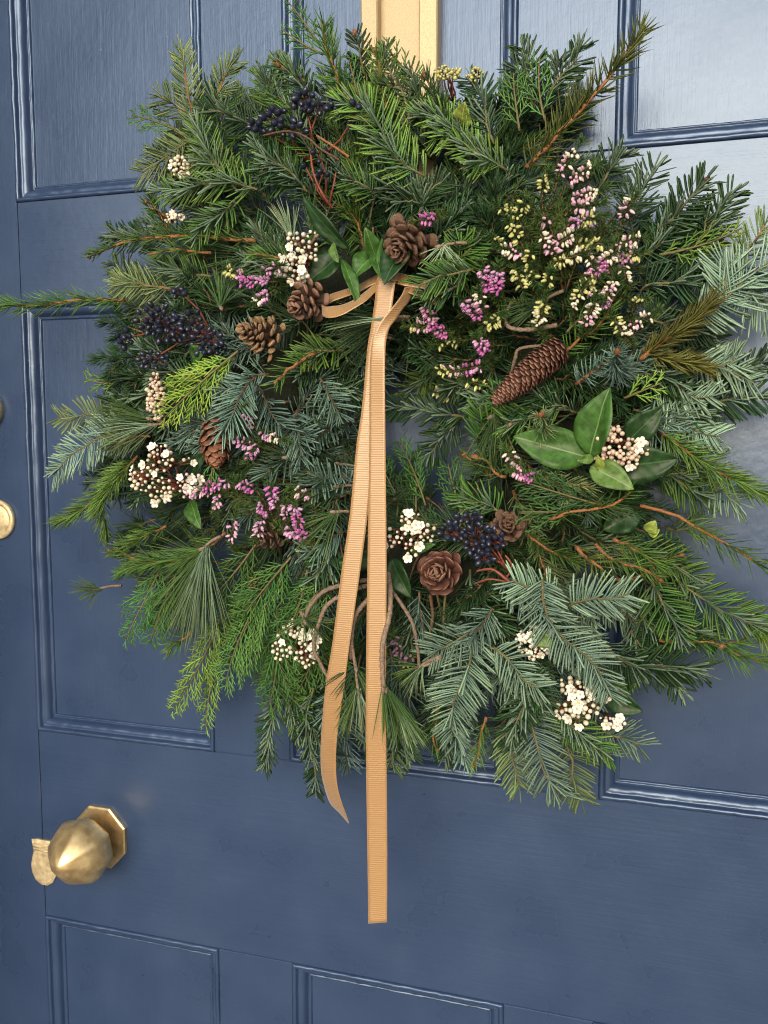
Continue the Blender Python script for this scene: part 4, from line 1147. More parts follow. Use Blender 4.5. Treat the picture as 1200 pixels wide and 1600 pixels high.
# ================================================================== cones
SC_IN = plain('cone_scale_dark', (0.055, 0.026, 0.017), 0.65, var=0.35, scale=500, bump=0.5)
TIPM = dict(grey=plain('cone_tip_grey_brown', (0.145, 0.082, 0.052), 0.7, var=.35, scale=500, bump=.6), pink=plain('cone_tip_pinkish', (0.22, 0.125, 0.088), 0.65, var=.3, scale=500, bump=.5),
            tan=plain('cone_tip_tan', (0.29, 0.185, 0.098), 0.7, var=.35, scale=500, bump=.6), red=plain('cone_tip_reddish', (0.19, 0.075, 0.038), 0.6, var=.35, scale=500, bump=.5),
            edge=plain('cone_tip_red_brown', (0.085, 0.030, 0.019), 0.55, var=.35, scale=500, bump=.5), dark=plain('cone_tip_dark', (0.10, 0.062, 0.044), 0.7, var=.3, scale=500, bump=.5))
RIMM = plain('cone_scale_pale_rim', (0.23, 0.13, 0.085), 0.7, var=.3, scale=600)


def scale_mesh(name, tipmat, wide=.5, thick=.26, umbo=True):
    """woody scale along +Y, unit length, thick rounded end with a pale rim"""
    m = MB()
    ys = [0, .35, .68, .86, .97, 1.0]
    ws = [.16, .28, .46, .5, .40, .22]
    ts = [.12, .13, .18, .26, .22, .10]
    n = 8
    a = np.arange(n)*2*math.pi/n+math.pi/8
    v = []
    for y, w_, t_ in zip(ys, ws, ts):
        for k in a:
            x = math.cos(k); z = math.sin(k)
            v.append((x*w_*wide*2*.5*1.08, y-.06*abs(x)*(y > .5)+.05*z*(y > .8), z*t_*thick*2+.10*y*y))
    v.append((0, 0, 0)); v.append((0, 1.0, .10+.02))
    q, mq = [], []
    for r in range(5):
        for i in range(n):
            q.append((r*n+i, r*n+(i+1) % n, (r+1)*n+(i+1) % n, (r+1)*n+i)); mq.append(0 if r < 2 else (1 if r < 4 else (1 if umbo else 2)))
    t = [(5*n+i, 5*n+(i+1) % n, 6*n+1) for i in range(n)]
    m.add(v, q, t, mq, 2)
    return m.mesh(name, [SC_IN, tipmat, RIMM])


SM = {}


def cone(label, x, y, h, axd, length, rad, n, style='open', tip='grey', a0=105, a1=22, wide=1.0, name='pine_cone', sl=.95):
    """axd: direction of the cone's tip (x right, y out of the door, z up)"""
    c = at(x, y, h)
    ax = norm(np.array([axd[0], -axd[1], axd[2]], float))
    T = thing(name, label, 'pine cone', c, 'cones tucked into the wreath')
    s, d, u = frame(ax, (0.1, 0.2, 0.9))
    kb = MB()
    lathe(kb, [(-length*.45, rad*.1), (-length*.3, rad*.3), (0, rad*.26), (length*.3, rad*.16), (length*.46, rad*.03)], 10, c, ax)
    kb.build('core', SC_IN, T)
    key = (style, tip, wide)
    if key not in SM:
        SM[key] = scale_mesh('cone_scale', TIPM[tip], .62*wide, .22 if style == 'open' else .09, tip not in ('edge', 'pink'))
    for i in range(n):
        t = (i+.5)/n
        ph = i*2.399963+rng.normal()*.05
        ro = math.cos(ph)*s+math.sin(ph)*u
        if style == 'open':
            al = math.radians(a0+(a1-a0)*t**.85+rng.normal()*7)
            p = c+d*length*(-.42+.80*t)+ro*rad*.16*(1-t)
            L = rad*.88*(1.0-.55*t**1.6)*rng.uniform(.82, 1.08)
        else:
            al = math.radians(a0+(a1-a0)*t+rng.normal()*3)
            w_ = math.sin(math.pi*min(1, .18+.80*t))**.6
            p = c+d*length*(-.52+.92*t)+ro*rad*.42*w_
            L = rad*sl*(.62+.38*w_)*rng.uniform(.92, 1.06)
        dd = math.cos(al)*d+math.sin(al)*ro
        nn = norm(d*math.sin(al)-ro*math.cos(al))
        ss = np.cross(dd, nn)
        if style == 'open':
            tw_ = rng.normal()*.22; ss, nn = ss*math.cos(tw_)+nn*math.sin(tw_), nn*math.cos(tw_)-ss*math.sin(tw_)
        k = L*(1.0 if style == 'open' else 1.05)
        sq = 1.0 if style == 'open' else .95
        o = link('scale', SM[key], T, mat=mat4(ss, dd, nn, p-c, (k*sq, L, k)))
    return T


RC = dict(
    a=cone('grey brown pine cone just above the ribbon knot', 632, 382, .124, (-.15, .8, -.45), .040, .0215, 50, tip='grey'),
    b=cone('open pinkish brown pine cone left of the ribbon loop', 475, 473, .124, (-.35, .75, -.35), .032, .0188, 42, tip='pink'),
    c=cone('squat pine cone with tan knobbed scales above the blue fir', 404, 522, .124, (-.45, .65, .15), .036, .0205, 62, tip='tan', a0=98, a1=35, wide=.72),
    d=cone('small reddish brown cone pointing down near the white flowers', 338, 686, .126, (.12, .35, -.9), .040, .0165, 60, 'shut', 'red', 52, 12, wide=1.0),
    e=cone('long narrow brown spruce cone at right of centre', 824, 586, .122, (-.72, .25, -.62), .074, .0142, 260, 'shut', 'edge', 62, 30, wide=1.15, name='spruce_cone', sl=.66),
    f=cone('glossy dark reddish brown open cone facing out below the hole', 686, 894, .124, (-.05, .95, .12), .030, .0218, 44, tip='edge', a0=88, a1=15, wide=1.15),
    g=cone('grey brown cone partly sunk beside the dark berries', 793, 822, .112, (.2, .9, .3), .027, .0165, 38, tip='grey', a0=95),
    h=cone('dark pine cone half hidden under pink heather', 420, 836, .114, (-.2, .8, -.3), .032, .0175, 42, tip='dark'),
    i=cone('tiny closed cone in the green cypress', 406, 913, .110, (-.3, .8, .1), .018, .0085, 26, 'shut', 'grey', 50, 14),
)

# ================================================================== leaves


def leaf_mat(name, c, c2):
    m, t, b, N, L = nodes(name)
    uv = N('ShaderNodeUVMap'); uv.uv_map = 'uv'
    sx = N('ShaderNodeSeparateXYZ'); L(uv.outputs[0], sx.inputs[0])

    def mth(op, a, k=None):
        q = N('ShaderNodeMath'); q.operation = op
        L(a, q.inputs[0])
        if k is not None:
            if isinstance(k, (int, float)):
                q.inputs[1].default_value = k
            else:
                L(k, q.inputs[1])
        return q.outputs[0]
    ab = mth('ABSOLUTE', sx.outputs['X'])
    side = mth('SINE', mth('MULTIPLY', mth('SUBTRACT', sx.outputs['Y'], mth('MULTIPLY', ab, .22)), 2*math.pi*6))
    vein = mth('MULTIPLY', mth('GREATER_THAN', side, .985), .22)
    mid = mth('MULTIPLY', mth('LESS_THAN', ab, .035), .8)
    vv = mth('MAXIMUM', vein, mid)
    co = N('ShaderNodeTexCoord')
    n = N('ShaderNodeTexNoise'); n.inputs['Scale'].default_value = 160; n.inputs['Detail'].default_value = 4
    L(co.outputs['Object'], n.inputs['Vector'])
    r = N('ShaderNodeValToRGB')
    r.color_ramp.elements[0].position = .35; r.color_ramp.elements[0].color = rgb([k*.6 for k in c])
    r.color_ramp.elements[1].position = .7; r.color_ramp.elements[1].color = rgb([k*1.3 for k in c])
    L(n.outputs['Fac'], r.inputs['Fac'])
    mx = N('ShaderNodeMix'); mx.data_type = 'RGBA'
    mx.inputs['B'].default_value = rgb(c2)
    L(vv, mx.inputs['Factor']); L(r.outputs['Color'], mx.inputs['A'])
    L(mx.outputs['Result'], b.inputs['Base Color'])
    bp = N('ShaderNodeBump'); bp.inputs['Strength'].default_value = .35; bp.inputs['Distance'].default_value = .0006
    hs = mth('ADD', mth('MULTIPLY', side, .25), mth('MULTIPLY', n.outputs['Fac'], .8))
    L(hs, bp.inputs['Height']); L(bp.outputs[0], b.inputs['Normal'])
    lr = N('ShaderNodeMapRange'); lr.inputs['To Min'].default_value = .30; lr.inputs['To Max'].default_value = .62
    L(n.outputs['Fac'], lr.inputs['Value']); L(lr.outputs[0], b.inputs['Roughness'])
    b.inputs['Specular IOR Level'].default_value = .35
    return m


LF = dict(mid=leaf_mat('leaf_mid_green', (.045, .125, .022), (.16, .26, .09)), dark=leaf_mat('leaf_dark_green', (.016, .052, .014), (.06, .12, .05)),
          light=leaf_mat('leaf_light_green', (.10, .19, .045), (.22, .30, .11)), lime=leaf_mat('leaf_yellow_green', (.24, .32, .06), (.4, .45, .15)))


def leaf(parent, x0, y0, h0, x1, y1, h1, wpx, m='mid', roll=0, cup=.18, curl=.12, lab=None):
    A, B = at(x0, y0, h0), at(x1, y1, h1)
    X = B-A; ln = np.linalg.norm(X); T = X/ln
    n0 = norm(OUT-T*np.dot(OUT, T))
    c, s = math.cos(math.radians(roll)), math.sin(math.radians(roll))
    n0 = n0*c+np.cross(T, n0)*s
    S = np.cross(T, n0)
    W = wpx/1775.0/2*.86
    wv = rng.uniform(0, 6, 3)
    nu, nv = 14, 6
    v, uv = [], []
    for i in range(nu+1):
        t = i/nu
        w_ = W*(math.sin(math.pi*t**.85)**.85)*(1-.10*t)+.0004
        for j in range(nv+1):
            e = -1+2*j/nv
            p = A+T*ln*t+S*(e*w_)+n0*(curl*ln*4*t*(1-t)*.5+cup*abs(e)**1.3*w_*2-.02*ln*t*t+.09*w_*math.sin(7*t+3*e+wv[0])+.10*w_*e*math.sin(11*t+wv[1]))
            v.append(p); uv.append((e*max(w_/W, .15), t))
    k = len(v)
    v = np.array(v)
    v2 = v-n0*.0006
    idx = np.arange(k).reshape(nu+1, nv+1)
    q1 = np.stack([idx[:-1, :-1], idx[:-1, 1:], idx[1:, 1:], idx[1:, :-1]], -1).reshape(-1, 4)
    ed = np.concatenate([idx[0, :-1], idx[:-1, -1], idx[-1, :0:-1], idx[:0:-1, 0]])
    en = np.roll(ed, -1)
    q3 = np.stack([ed, ed+k, en+k, en], -1)
    b = MB()
    b.add(np.concatenate([v, v2]), np.concatenate([q1, q1[:, ::-1]+k, q3]), uv=uv+uv)
    pt = MB()
    o = b.build('leaf', LF[m], parent)
    if lab:
        o['label'] = lab
    return o


# ================================================================== white flower clusters, berries
BUDM = dict(white=plain('white_bud', (.72, .69, .56), .5, var=.1, scale=300), cream=plain('cream_bud', (.72, .66, .50), .5, var=.14, scale=300),
            pink=plain('pinkish_bud', (.70, .54, .43), .5, var=.16, scale=300), lime=plain('greenish_yellow_bud', (.52, .52, .20), .5, var=.2, scale=300))
PET = plain('white_petal', (.80, .78, .70), .5, var=.05, scale=200)
CEN = plain('flower_centre', (.55, .50, .25), .6)
BERRY = plain('blue_black_berry', (.012, .014, .030), .28, var=.5, scale=160, spec=.6, c2=(.040, .052, .100))


def unit_ball(name, mat, prof, n=8):
    b = MB(); lathe(b, prof, n, (0, 0, 0), (0, 1, 0)); return b.mesh(name, [mat])


BALL = [(-.5, .05), (-.42, .27), (-.2, .46), (.08, .5), (.32, .36), (.46, .17), (.5, .04)]
BUDMESH = {k: unit_ball('bud', m, BALL) for k, m in BUDM.items()}
BERM = unit_ball('berry', BERRY, [(-.5, .04), (-.44, .22), (-.25, .40), (0, .44), (.25, .38), (.42, .24), (.49, .09), (.52, .07), (.50, .02)], 10)


def flower_mesh():
    b = MB()
    for k in range(5):
        a = 2*math.pi*k/5
        d = np.array([math.cos(a), .18, math.sin(a)]); d = norm(d)
        sx = np.array([-math.sin(a), 0, math.cos(a)])
        nu = np.cross(sx, d)
        n = 8
        v = []
        for (r, s) in ((0.05, .08), (.2, .2), (.36, .25), (.48, .17), (.52, .06)):
            for i in range(n):
                q_ = 2*math.pi*i/n
                v.append(d*(r)+sx*math.cos(q_)*s+nu*math.sin(q_)*.045+np.array([0, .5*(r*r), 0]))
        q = [(r*n+i, (r+1)*n+i, (r+1)*n+(i+1) % n, r*n+(i+1) % n) for r in range(4) for i in range(n)]
        v += [v[0]*0+d*.05, d*.53]
        t = [(5*n, i, (i+1) % n) for i in range(n)]+[(5*n+1, 4*n+(i+1) % n, 4*n+i) for i in range(n)]
        b.add(v, q, t)
    lathe(b, [(.0, .10), (.10, .11), (.16, .06), (.18, .01)], 8, (0, 0, 0), (0, 1, 0), 1)
    return b.mesh('flower', [PET, CEN])


FLOW = flower_mesh()


def scatter(cx, cy, rx, ry, n, gap):
    out = []
    for _ in range(n*60):
        a = rng.uniform(0, 2*math.pi); r = math.sqrt(rng.random())
        x, y = cx+rx*r*math.cos(a), cy+ry*r*math.sin(a)
        if all((x-p[0])**2+(y-p[1])**2 > gap*gap for p in out):
            out.append((x, y, r))
            if len(out) >= n:
                break
    return out


def umbel(label, cx, cy, rx, ry, nb, nf, bud='white', h=None, root=(0, 10), group='white flower clusters in the wreath', bs=7.0, leaves=(), fs=15.0, fpos=None, bulge=.016):
    h = (surf(cx, cy)+.014) if h is None else h
    root3 = at(cx+root[0], cy+root[1], h-.024)
    T = thing('flower_cluster', label, 'flowers', root3, group)
    st = MB()
    gap = min(math.sqrt(rx*ry*3.1/(nb+nf))*.80, 12)
    hubs = scatter(cx, cy, rx*.80, ry*.80, 7, min(rx, ry)*.62)
    pts = []
    for (hx, hy, _r) in hubs:
        for p_ in scatter(hx, hy, rx*.40, ry*.40, int((nb+nf)/len(hubs)*1.25)+1, gap*.85):
            if len(pts) < nb+nf and all((p_[0]-o_[0])**2+(p_[1]-o_[1])**2 > (gap*.85)**2 for o_ in pts):
                pts.append((p_[0], p_[1], min(1.0, math.hypot((p_[0]-cx)/rx, (p_[1]-cy)/ry))))
    rng.shuffle(pts)
    subs = [at(cx+rx*.5*math.cos(a), cy+ry*.5*math.sin(a), h-.006) for a in np.arange(6)*math.pi/3+rng.random()]
    for s_ in subs:
        m = (root3+s_)/2+rng.normal(size=3)*.002
        tube(st, [root3, m, s_], [.0009, .0008, .0006], 5)
    pl = []
    for i, (x, y, r) in enumerate(pts):
        p = at(x, y, h+bulge*(1-r*r)+rng.normal()*.0026)
        s_ = min(subs, key=lambda q_: np.linalg.norm(q_-p))
        tube(st, [s_, (s_+p)/2+rng.normal(size=3)*.0008, p], [.0005, .00045, .0004], 4)
        pl.append((p, norm(p-s_+OUT*.004+rng.normal(size=3)*.002)))
    st.build('stalks', TWIG['red'], T)
    for i, (p, d) in enumerate(pl):
        d = norm(d+OUT*.5)
        s, d, u = frame(d, (rng.normal(), .1, rng.normal()))
        if i < nf:
            k = .88*fs/1775*rng.uniform(.68, 1.12)
            link('flower', FLOW, T, mat=mat4(s, d, u, p-root3, (k, k, k)))
        else:
            k = .88*bs/1775*rng.uniform(.58, 1.15)
            link('bud', BUDMESH[bud if rng.random() < .8 else ('cream' if bud != 'lime' else 'lime')], T, mat=mat4(s, d, u, p-root3, (k, k*1.15, k)))
    for lv in leaves:
        leaf(T, *lv[:7], *lv[7:8], **(lv[8] if len(lv) > 8 else {}))
    return T


umbel('white flowers and buds at upper left of the bow, beside dark leaves', 467, 397, 36, 45, 48, 10, 'white', bs=8.0, fs=16, root=(10, 20), h=.118,
      leaves=[(545, 390, .108, 472, 306, .125, 34, 'dark', dict(roll=-25)), (535, 400, .105, 482, 440, .112, 58, 'dark', dict(roll=15)), (588, 408, .11, 571, 356, .128, 30, 'mid', dict(roll=30)),
              (590, 392, .11, 551, 436, .126, 44, 'mid', dict(roll=20)), (534, 405, .118, 562, 482, .134, 22, 'mid', dict(roll=-40)), (634, 388, .116, 600, 443, .140, 52, 'dark', dict(roll=12)), (585, 396, .112, 596, 434, .136, 24, 'mid', dict(roll=-30)),
              (600, 440, .122, 596, 372, .124, 22, 'mid', dict(roll=-40)), (520, 380, .12, 528, 410, .128, 18, 'light', dict(roll=20))])
umbel('tall oval cluster of cream buds at the left beside yellow green cypress', 243, 622, 18, 36, 58, 0, 'pink', bs=8.5, root=(8, 20), h=.108, leaves=[(258, 600, .095, 292, 618, .112, 36, 'mid', {})], bulge=.012)
umbel('largest white flower cluster, on red stalks, lower left', 259, 750, 53, 53, 84, 15, 'cream', bs=7.5, fs=17, root=(14, 8), h=.112,
      leaves=[(300, 740, .10, 322, 706, .12, 30, 'dark', {}), (298, 780, .10, 313, 826, .116, 34, 'mid', {}), (235, 790, .09, 270, 770, .11, 30, 'dark', {})], bulge=.022)
umbel('round head of pinkish buds over large green leaves at right', 970, 697, 40, 32, 66, 4, 'pink', bs=9, fs=17, root=(-4, 10), h=.116,
      leaves=[(922, 716, .112, 802, 682, .122, 70, 'mid', dict(roll=8)), (922, 714, .114, 952, 606, .128, 66, 'mid', dict(roll=-22, cup=.24)), (955, 728, .104, 1060, 718, .112, 66, 'dark', dict(roll=8)),
              (922, 728, .116, 990, 764, .126, 46, 'light', dict(roll=-14)), (980, 690, .098, 1034, 638, .106, 48, 'dark', {}), (928, 716, .118, 902, 720, .128, 15, 'light', {}),
              (940, 735, .118, 934, 712, .128, 14, 'lime', {}), (1000, 800, .078, 942, 828, .082, 50, 'dark', dict(roll=10))])
umbel('white flower cluster directly right of the ribbon, above the open cone', 641, 840, 36, 38, 42, 8, 'white', bs=7.5, fs=17, root=(-10, 16), h=.112,
      leaves=[(612, 872, .10, 642, 935, .108, 44, 'dark', dict(roll=10)), (640, 862, .106, 680, 850, .112, 16, 'mid', {}), (600, 870, .098, 520, 880, .104, 40, 'dark', {})])
umbel('white cluster left of the ribbon among bare branches', 461, 1006, 40, 38, 52, 10, 'white', bs=8, fs=17, root=(6, -10), h=.100)
umbel('small white cluster with an ivy leaf at lower right', 836, 1004, 30, 26, 34, 12, 'white', bs=7, fs=16, root=(4, -8), h=.104, leaves=[(832, 990, .118, 868, 1010, .122, 26, 'light', {})])
umbel('lowest white flower cluster, at the bottom right, with a dark leaf behind', 906, 1094, 42, 36, 42, 12, 'cream', bs=9, fs=19, root=(6, -12), h=.092,
      leaves=[(945, 1085, .07, 1004, 1112, .078, 46, 'dark', {}), (950, 1082, .066, 998, 1066, .07, 26, 'mid', {})])
umbel('few white flowers trailing off below the bottom right cluster', 952, 1128, 22, 9, 10, 4, 'white', bs=8, fs=17, root=(-8, -14), h=.082)
umbel('pale cream flowers half hidden under fir at upper left', 287, 258, 20, 18, 26, 5, 'cream', bs=8, fs=15, root=(6, 4), h=.082)
umbel('tiny cream cluster below the pale flowers at upper left', 270, 340, 12, 10, 14, 3, 'cream', bs=7, fs=13, root=(4, 4), h=.086)
umbel('greenish yellow buds standing up against the gold plate', 700, 115, 19, 11, 34, 0, 'lime', bs=6.5, root=(10, 46), h=.088, bulge=.008, leaves=[(722, 200, .08, 726, 160, .098, 36, 'lime', {})])
umbel('small greenish yellow buds behind a fir tip at the top', 742, 118, 12, 11, 18, 0, 'lime', bs=6, root=(0, 34), h=.074, bulge=.006)
LV = [(300, 560, .10, 322, 545, .118, 34, 'mid'), (455, 925, .105, 428, 895, .116, 32, 'dark'), (1012, 832, .118, 1024, 814, .124, 22, 'lime'), (1014, 836, .117, 1030, 828, .122, 14, 'lime')]
for l_ in LV:
    leaf(wreath, *l_)


def berries(label, cx, cy, blobs, n, root, h=None, size=11.5):
    h = surf(cx, cy)+.018 if h is None else h
    root3 = at(root[0], root[1], h-.02)
    T = thing('berry_cluster', label, 'berries', root3, 'dark berry clusters in the wreath')
    st = MB()
    pl = []
    for (bx, by, rx, ry, k) in blobs:
        hub = at(bx, by, h-.006)
        tube(st, [root3, (root3*.45+hub*.55)+rng.normal(size=3)*.003, hub], [.0012, .0010, .0008], 5, lump=.1)
        for (x, y, r) in scatter(bx, by, rx, ry, k, 8.5):
            p = at(x, y, h+.012*(1-r*r)+rng.normal()*.003)
            m = (hub+p)/2+rng.normal(size=3)*.0015
            tube(st, [hub, m, p], [.0006, .0005, .0005], 4)
            pl.append((p, norm(p-hub+OUT*.003)))
    st.build('stalks', TWIG['red'], T)
    for p, d in pl:
        s, d, u = frame(d+rng.normal(size=3)*.25, (rng.normal(), .1, rng.normal()))
        k = size/1775*rng.uniform(.8, 1.1)
        link('berry', BERM, T, mat=mat4(s, d, u, p-root3, (k, k*1.15, k)))
    return T


berries('large spread of blue black berries at the left, under the spruce twig', 262, 515, [(240, 498, 32, 24, 22), (262, 515, 30, 22, 18), (195, 528, 12, 16, 8), (325, 535, 28, 22, 18), (238, 562, 24, 16, 14), (300, 500, 22, 18, 9), (280, 455, 16, 9, 4)], 60, (330, 520), .112)
berries('blue black berries high up among the dark fir at upper left', 460, 180, [(430, 185, 26, 16, 8), (475, 155, 20, 14, 8), (500, 168, 24, 12, 9), (402, 198, 12, 14, 5), (450, 200, 30, 14, 8), (565, 165, 16, 10, 3)], 30, (490, 255), .104, 13)
berries('few loose berries on pinkish stalks below the upper left bunch', 500, 262, [(498, 240, 10, 14, 3), (505, 270, 14, 8, 3), (478, 262, 8, 6, 1)], 8, (510, 320), .108, 11)
berries('blue black berries right of the centre, beside the sunken cone', 748, 842, [(705, 832, 18, 16, 12), (745, 842, 22, 26, 22), (770, 845, 20, 18, 12), (735, 810, 22, 10, 8), (758, 872, 16, 10, 6)], 50, (800, 900), .116)
berries('a couple of single berries under the silver fir', 828, 942, [(826, 946, 8, 7, 2), (838, 930, 8, 5, 2)], 4, (800, 915), .112, 11)
# reddish stalks
branch([(530, 250, .112), (500, 232, .118), (480, 215, .120), (450, 205, .118), (410, 212, .114)], 1.0, 'stalk', 'brown')
branch([(545, 245, .112), (520, 228, .118), (495, 212, .118)], 1.2, 'stalk', 'orange')
branch([(520, 325, .104), (508, 310, .112), (495, 285, .116), (488, 262, .116), (485, 235, .114)], 1.2, 'stalk', 'red')
branch([(515, 318, .106), (520, 295, .114), (525, 270, .114)], 1.0, 'stalk', 'red')
branch([(820, 925, .112), (795, 908, .120), (770, 890, .120), (745, 892, .116)], 1.3, 'stalk', 'red')
branch([(790, 905, .118), (800, 885, .122), (790, 868, .118)], 1.0, 'stalk', 'red')
branch([(795, 910, .116), (765, 905, .121), (742, 912, .116)], 1.0, 'stalk', 'red')

# ================================================================== heather
BC = dict(mag=(.50, .15, .42), lil=(.58, .32, .55), pw=(.72, .44, .60), yw=(.54, .55, .22), wh=(.76, .72, .60), dim=(.30, .17, .30))  # dim: the lilac with shade put into its colour
ANT = plain('dark_anther', (.06, .02, .02), .6)


def bell_mesh(k, c):
    b = MB()
    lathe(b, [(0, .05), (.1, .17), (.35, .30), (.65, .29), (.95, .19), (1.06, .20), (1.0, .08)], 8, (0, 0, 0), (0, 1, 0), 0)
    lathe(b, [(.9, .05), (1.14, .07), (1.2, .01)], 5, (0, 0, 0), (0, 1, 0), 1)
    return b.mesh('bell', [plain('heather_bell_'+k, c, .5, var=.12, scale=300), ANT if k in ('mag', 'lil', 'dim') else plain('pale_anther', (.6, .5, .4), .6)])


BELL = {k: bell_mesh(k, c) for k, c in BC.items()}
HLEAF = fol('heath')


def heather(label, root, spikes, off=.022, size=7.7):
    """spikes: (x, y, direction degrees clockwise from right in the picture, length px, bells, colour one, colour two)"""
    x0 = spikes[0][0]; y0 = spikes[0][1]
    r3 = at(root[0], root[1], surf(*root)-.012)
    T = thing('heather_sprig', label, 'heather', r3, 'heather sprigs in the wreath')
    st = MB()
    nd = MB()
    jobs = []
    for (x, y, ang, ln, n, c1, c2) in spikes:
        h = surf(x, y)+off
        a = math.radians(ang)
        d2 = np.array([math.cos(a), math.sin(a)])
        A = at(x-d2[0]*ln*.5, y-d2[1]*ln*.5, h-.003); B = at(x+d2[0]*ln*.5, y+d2[1]*ln*.5, h+.004)
        pre = A-(B-A)*.35+norm(r3-A)*.012
        m = r3*.5+pre*.5+rng.normal(size=3)*.003+OUT*.004
        tube(st, [r3, m, pre, A], [.0010, .0009, .0008, .0007], 5, lump=.1)
        sp = MB()
        tube(sp, [A, (A+B)/2, B], [.0007, .0006, .0004], 5)
        so = sp.build('flower_spike', TWIG['brown'], T)
        # leaves round the spike and its stem
        for (p, q_, cnt) in ((pre, A, 44), (A, B+(B-A)*.45, 80), (m, pre, 44)):
            X = q_-p
            tt = rng.random(cnt)
            ax = norm(X)
            s, _, u = frame(ax, OUT)
            ph = rng.uniform(0, 2*math.pi, cnt)
            R = np.cos(ph)[:, None]*s+np.sin(ph)[:, None]*u
            D = norm(ax*.6+R*.85)
            needles(nd, p+X*tt[:, None], D, R, rng.uniform(.0050, .0085, cnt), .0010, .0006, rng.normal(size=(cnt, 3))*.08, ROUND, two=False)
        ax = norm(B-A); s, _, u = frame(ax, OUT)
        n = int(n*(1.45 if c1 in ('mag', 'lil') else 1.1))
        for k in range(n):
            t = (k+.5)/n
            ph = rng.uniform(-.2, 1.2)*math.pi
            R = math.cos(ph)*s+math.sin(ph)*np.cross(s, ax)*-1
            if np.dot(R, OUT) < -.3:
                R = -R
            p = A+(B-A)*t+R*.0018
            dd = norm(R*.85+OUT*.25+ax*.25+np.array([0, 0, -.45])+rng.normal(size=3)*.12)
            c = c1 if rng.random() < (1-t)*1.5-.2 or c1 == c2 else c2
            jobs.append((so, c, p, dd))
    st.build('stem', TWIG['brown'], T)
    nd.build('leaves', [HLEAF], T, stuff=True)
    for so, c, p, dd in jobs:
        s, d, u = frame(dd, (rng.normal(), .1, rng.normal()))
        k = size/1775*rng.uniform(.8, 1.15)
        link('bell', BELL[c], so, mat=mat4(s, d, u, p-r3, (k*.95, k*1.05, k*.95)))
    return T


heather('lilac heather spray left of the white cluster by the bow', (440, 440), [(372, 428, 200, 40, 22, 'lil', 'yw'), (400, 440, 180, 46, 24, 'lil', 'mag'), (410, 465, 150, 26, 14, 'lil', 'wh'), (425, 420, -20, 22, 8, 'lil', 'lil')])
heather('tiny magenta heather tip beside the cone above the knot', (690, 330), [(669, 342, 170, 26, 11, 'mag', 'mag')])
heather('bright pink heather spike, topmost of those right of the bow', (790, 470), [(760, 436, 250, 34, 22, 'mag', 'lil'), (778, 440, 270, 34, 18, 'mag', 'lil')])
heather('pink heather with pale tip, second right of the bow', (770, 510), [(738, 484, 230, 36, 26, 'mag', 'lil'), (752, 470, 260, 24, 10, 'pw', 'wh')])
heather('magenta heather right beside the ribbon tails', (700, 545), [(672, 496, 250, 38, 24, 'mag', 'pw'), (684, 515, 200, 34, 20, 'mag', 'lil'), (655, 510, 190, 26, 10, 'pw', 'yw')])
heather('small round pink heather head below the pink spikes', (775, 560), [(753, 540, 240, 24, 16, 'mag', 'lil')])
heather('pink heather lying sideways above the hole', (770, 590), [(705, 580, 180, 44, 18, 'pw', 'yw'), (738, 575, -10, 28, 12, 'mag', 'lil'), (690, 615, 200, 26, 10, 'yw', 'yw')])
heather('sparse lilac heather beside the small reddish cone', (430, 720), [(392, 655, 240, 26, 10, 'lil', 'mag'), (378, 690, 200, 26, 10, 'lil', 'lil'), (424, 680, 20, 30, 12, 'lil', 'wh'), (395, 705, 120, 24, 9, 'lil', 'mag')])
heather('pink heather lying along the largest white cluster', (390, 765), [(312, 768, 175, 44, 18, 'pw', 'lil'), (338, 757, -15, 40, 18, 'mag', 'lil'), (340, 785, 100, 24, 8, 'lil', 'pw')])
heather('pink heather standing over the half hidden cone', (440, 870), [(385, 758, 200, 28, 12, 'mag', 'lil'), (428, 775, 250, 36, 18, 'lil', 'mag'), (412, 795, 215, 26, 12, 'mag', 'lil'), (405, 825, 110, 26, 10, 'lil', 'pw')])
heather('magenta heather just right of the half hidden cone', (490, 880), [(465, 810, 255, 44, 22, 'mag', 'lil'), (462, 832, 200, 36, 20, 'mag', 'lil'), (472, 770, 200, 26, 10, 'pw', 'wh')])
heather('faint lilac heather left of the half hidden cone', (390, 860), [(364, 828, 280, 34, 12, 'pw', 'lil'), (448, 798, 260, 20, 6, 'lil', 'pw')])
heather('small magenta heather under the big left pointing leaf', (840, 760), [(818, 740, 200, 30, 16, 'mag', 'pw'), (802, 715, 230, 26, 8, 'pw', 'wh')])
heather('dim purple heather in shade between the ribbon and the silver fir', (640, 1055), [(622, 1012, 250, 40, 16, 'dim', 'dim'), (640, 1030, 300, 24, 6, 'yw', 'dim')], off=.004)
heather('column of pink and yellow heather tips below the olive shoot', (860, 400), [(888, 252, -55, 46, 18, 'pw', 'wh'), (908, 272, -30, 44, 20, 'pw', 'wh'), (916, 304, -20, 42, 18, 'pw', 'wh'), (912, 322, -10, 36, 14, 'pw', 'wh'), (910, 345, -15, 42, 20, 'lil', 'yw'), (852, 284, -70, 26, 9, 'yw', 'yw')], off=.028)
heather('pale yellow heather tips at left of the heather patch', (840, 450), [(797, 333, 215, 32, 14, 'yw', 'yw'), (818, 322, -60, 16, 6, 'yw', 'yw'), (805, 362, 240, 32, 16, 'yw', 'yw'), (776, 378, 220, 18, 6, 'yw', 'yw'), (800, 392, 200, 30, 12, 'pw', 'wh'), (828, 404, -70, 24, 8, 'yw', 'yw'), (811, 436, 70, 34, 16, 'yw', 'yw'), (830, 430, 60, 20, 6, 'yw', 'yw'), (858, 436, -70, 18, 6, 'yw', 'yw')], off=.026)
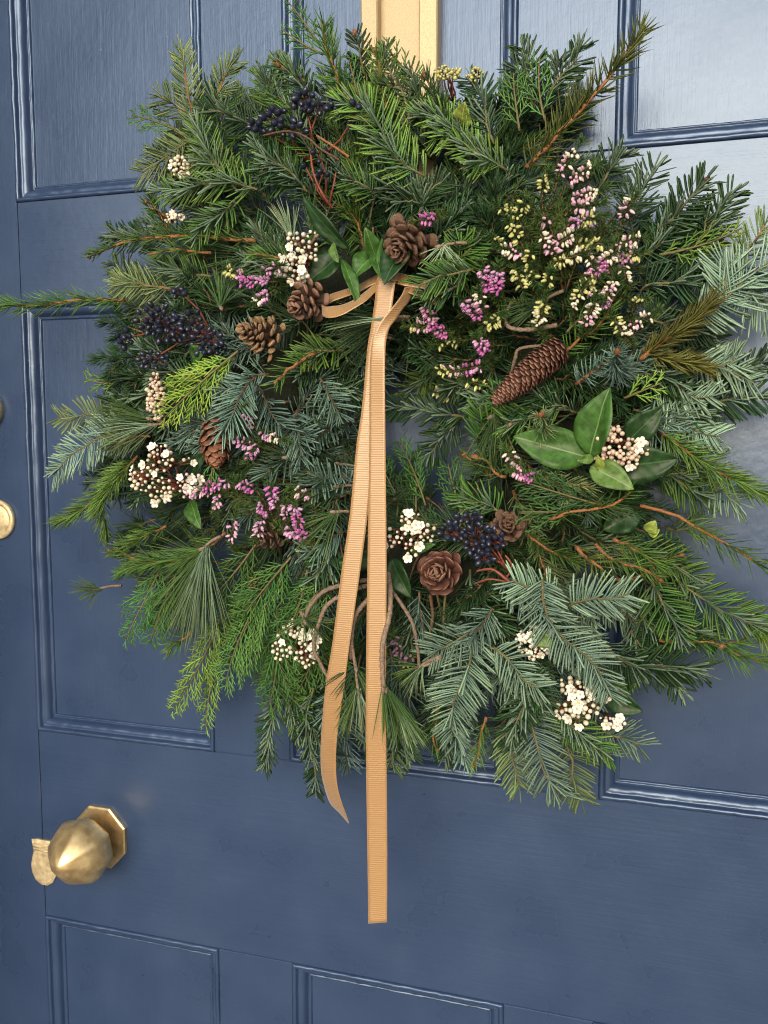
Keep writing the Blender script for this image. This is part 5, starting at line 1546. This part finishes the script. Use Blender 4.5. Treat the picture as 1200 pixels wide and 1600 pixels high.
heather('cream and pink heather tips in the middle of the patch', (880, 470), [(855, 382, 235, 40, 18, 'pw', 'wh'), (883, 374, -30, 36, 16, 'pw', 'wh'), (921, 382, -5, 40, 20, 'yw', 'yw'), (888, 404, -20, 44, 20, 'yw', 'wh'), (850, 344, 200, 14, 4, 'pw', 'pw'), (920, 402, 60, 22, 8, 'pw', 'wh')], off=.028)
heather('pink heather at right of the patch beside fir tips', (960, 420), [(981, 326, -60, 32, 12, 'pw', 'wh'), (983, 378, -15, 38, 16, 'pw', 'wh'), (980, 404, -25, 36, 16, 'lil', 'yw'), (976, 428, 80, 26, 7, 'wh', 'wh')], off=.022)
heather('brightest pink heather tips low in the patch', (920, 520), [(944, 408, -35, 40, 16, 'lil', 'wh'), (936, 424, 150, 38, 18, 'mag', 'pw'), (950, 458, -65, 44, 20, 'lil', 'wh'), (918, 445, -30, 32, 15, 'yw', 'yw'), (903, 464, -60, 32, 13, 'wh', 'yw'), (927, 458, 40, 20, 7, 'pw', 'wh'), (922, 490, -70, 38, 16, 'pw', 'wh')], off=.028)
heather('white heather tip alone at the foot of the patch', (870, 530), [(846, 490, -75, 38, 20, 'wh', 'yw')], off=.026)
heather('pale pink heather tips lowest and rightmost in the patch', (990, 540), [(968, 512, 240, 34, 12, 'wh', 'yw'), (1000, 502, -30, 42, 14, 'pw', 'wh'), (1000, 470, -20, 18, 5, 'yw', 'yw')], off=.02)
heather('yellow green heather buds at the right of the pink spikes', (760, 530), [(772, 502, -35, 26, 10, 'yw', 'yw'), (700, 535, 170, 30, 9, 'yw', 'yw'), (745, 600, 200, 30, 10, 'yw', 'yw')], off=.016)
for (a, b, c, d) in ((860, 440, 830, 330), (880, 450, 900, 360), (900, 480, 960, 400), (840, 470, 795, 410), (890, 400, 880, 300), (920, 400, 950, 330), (870, 500, 800, 470), (900, 510, 940, 450), (940, 500, 1000, 440), (770, 520, 720, 440), (790, 540, 740, 520), (760, 590, 690, 600), (440, 830, 400, 770), (450, 760, 400, 720), (420, 800, 350, 775), (930, 460, 990, 360), (850, 400, 820, 300), (900, 420, 870, 340)):
    sprig('hh', a, b, c, d, .006, rng.normal()*.06, 0, 5, name='heather_twig')
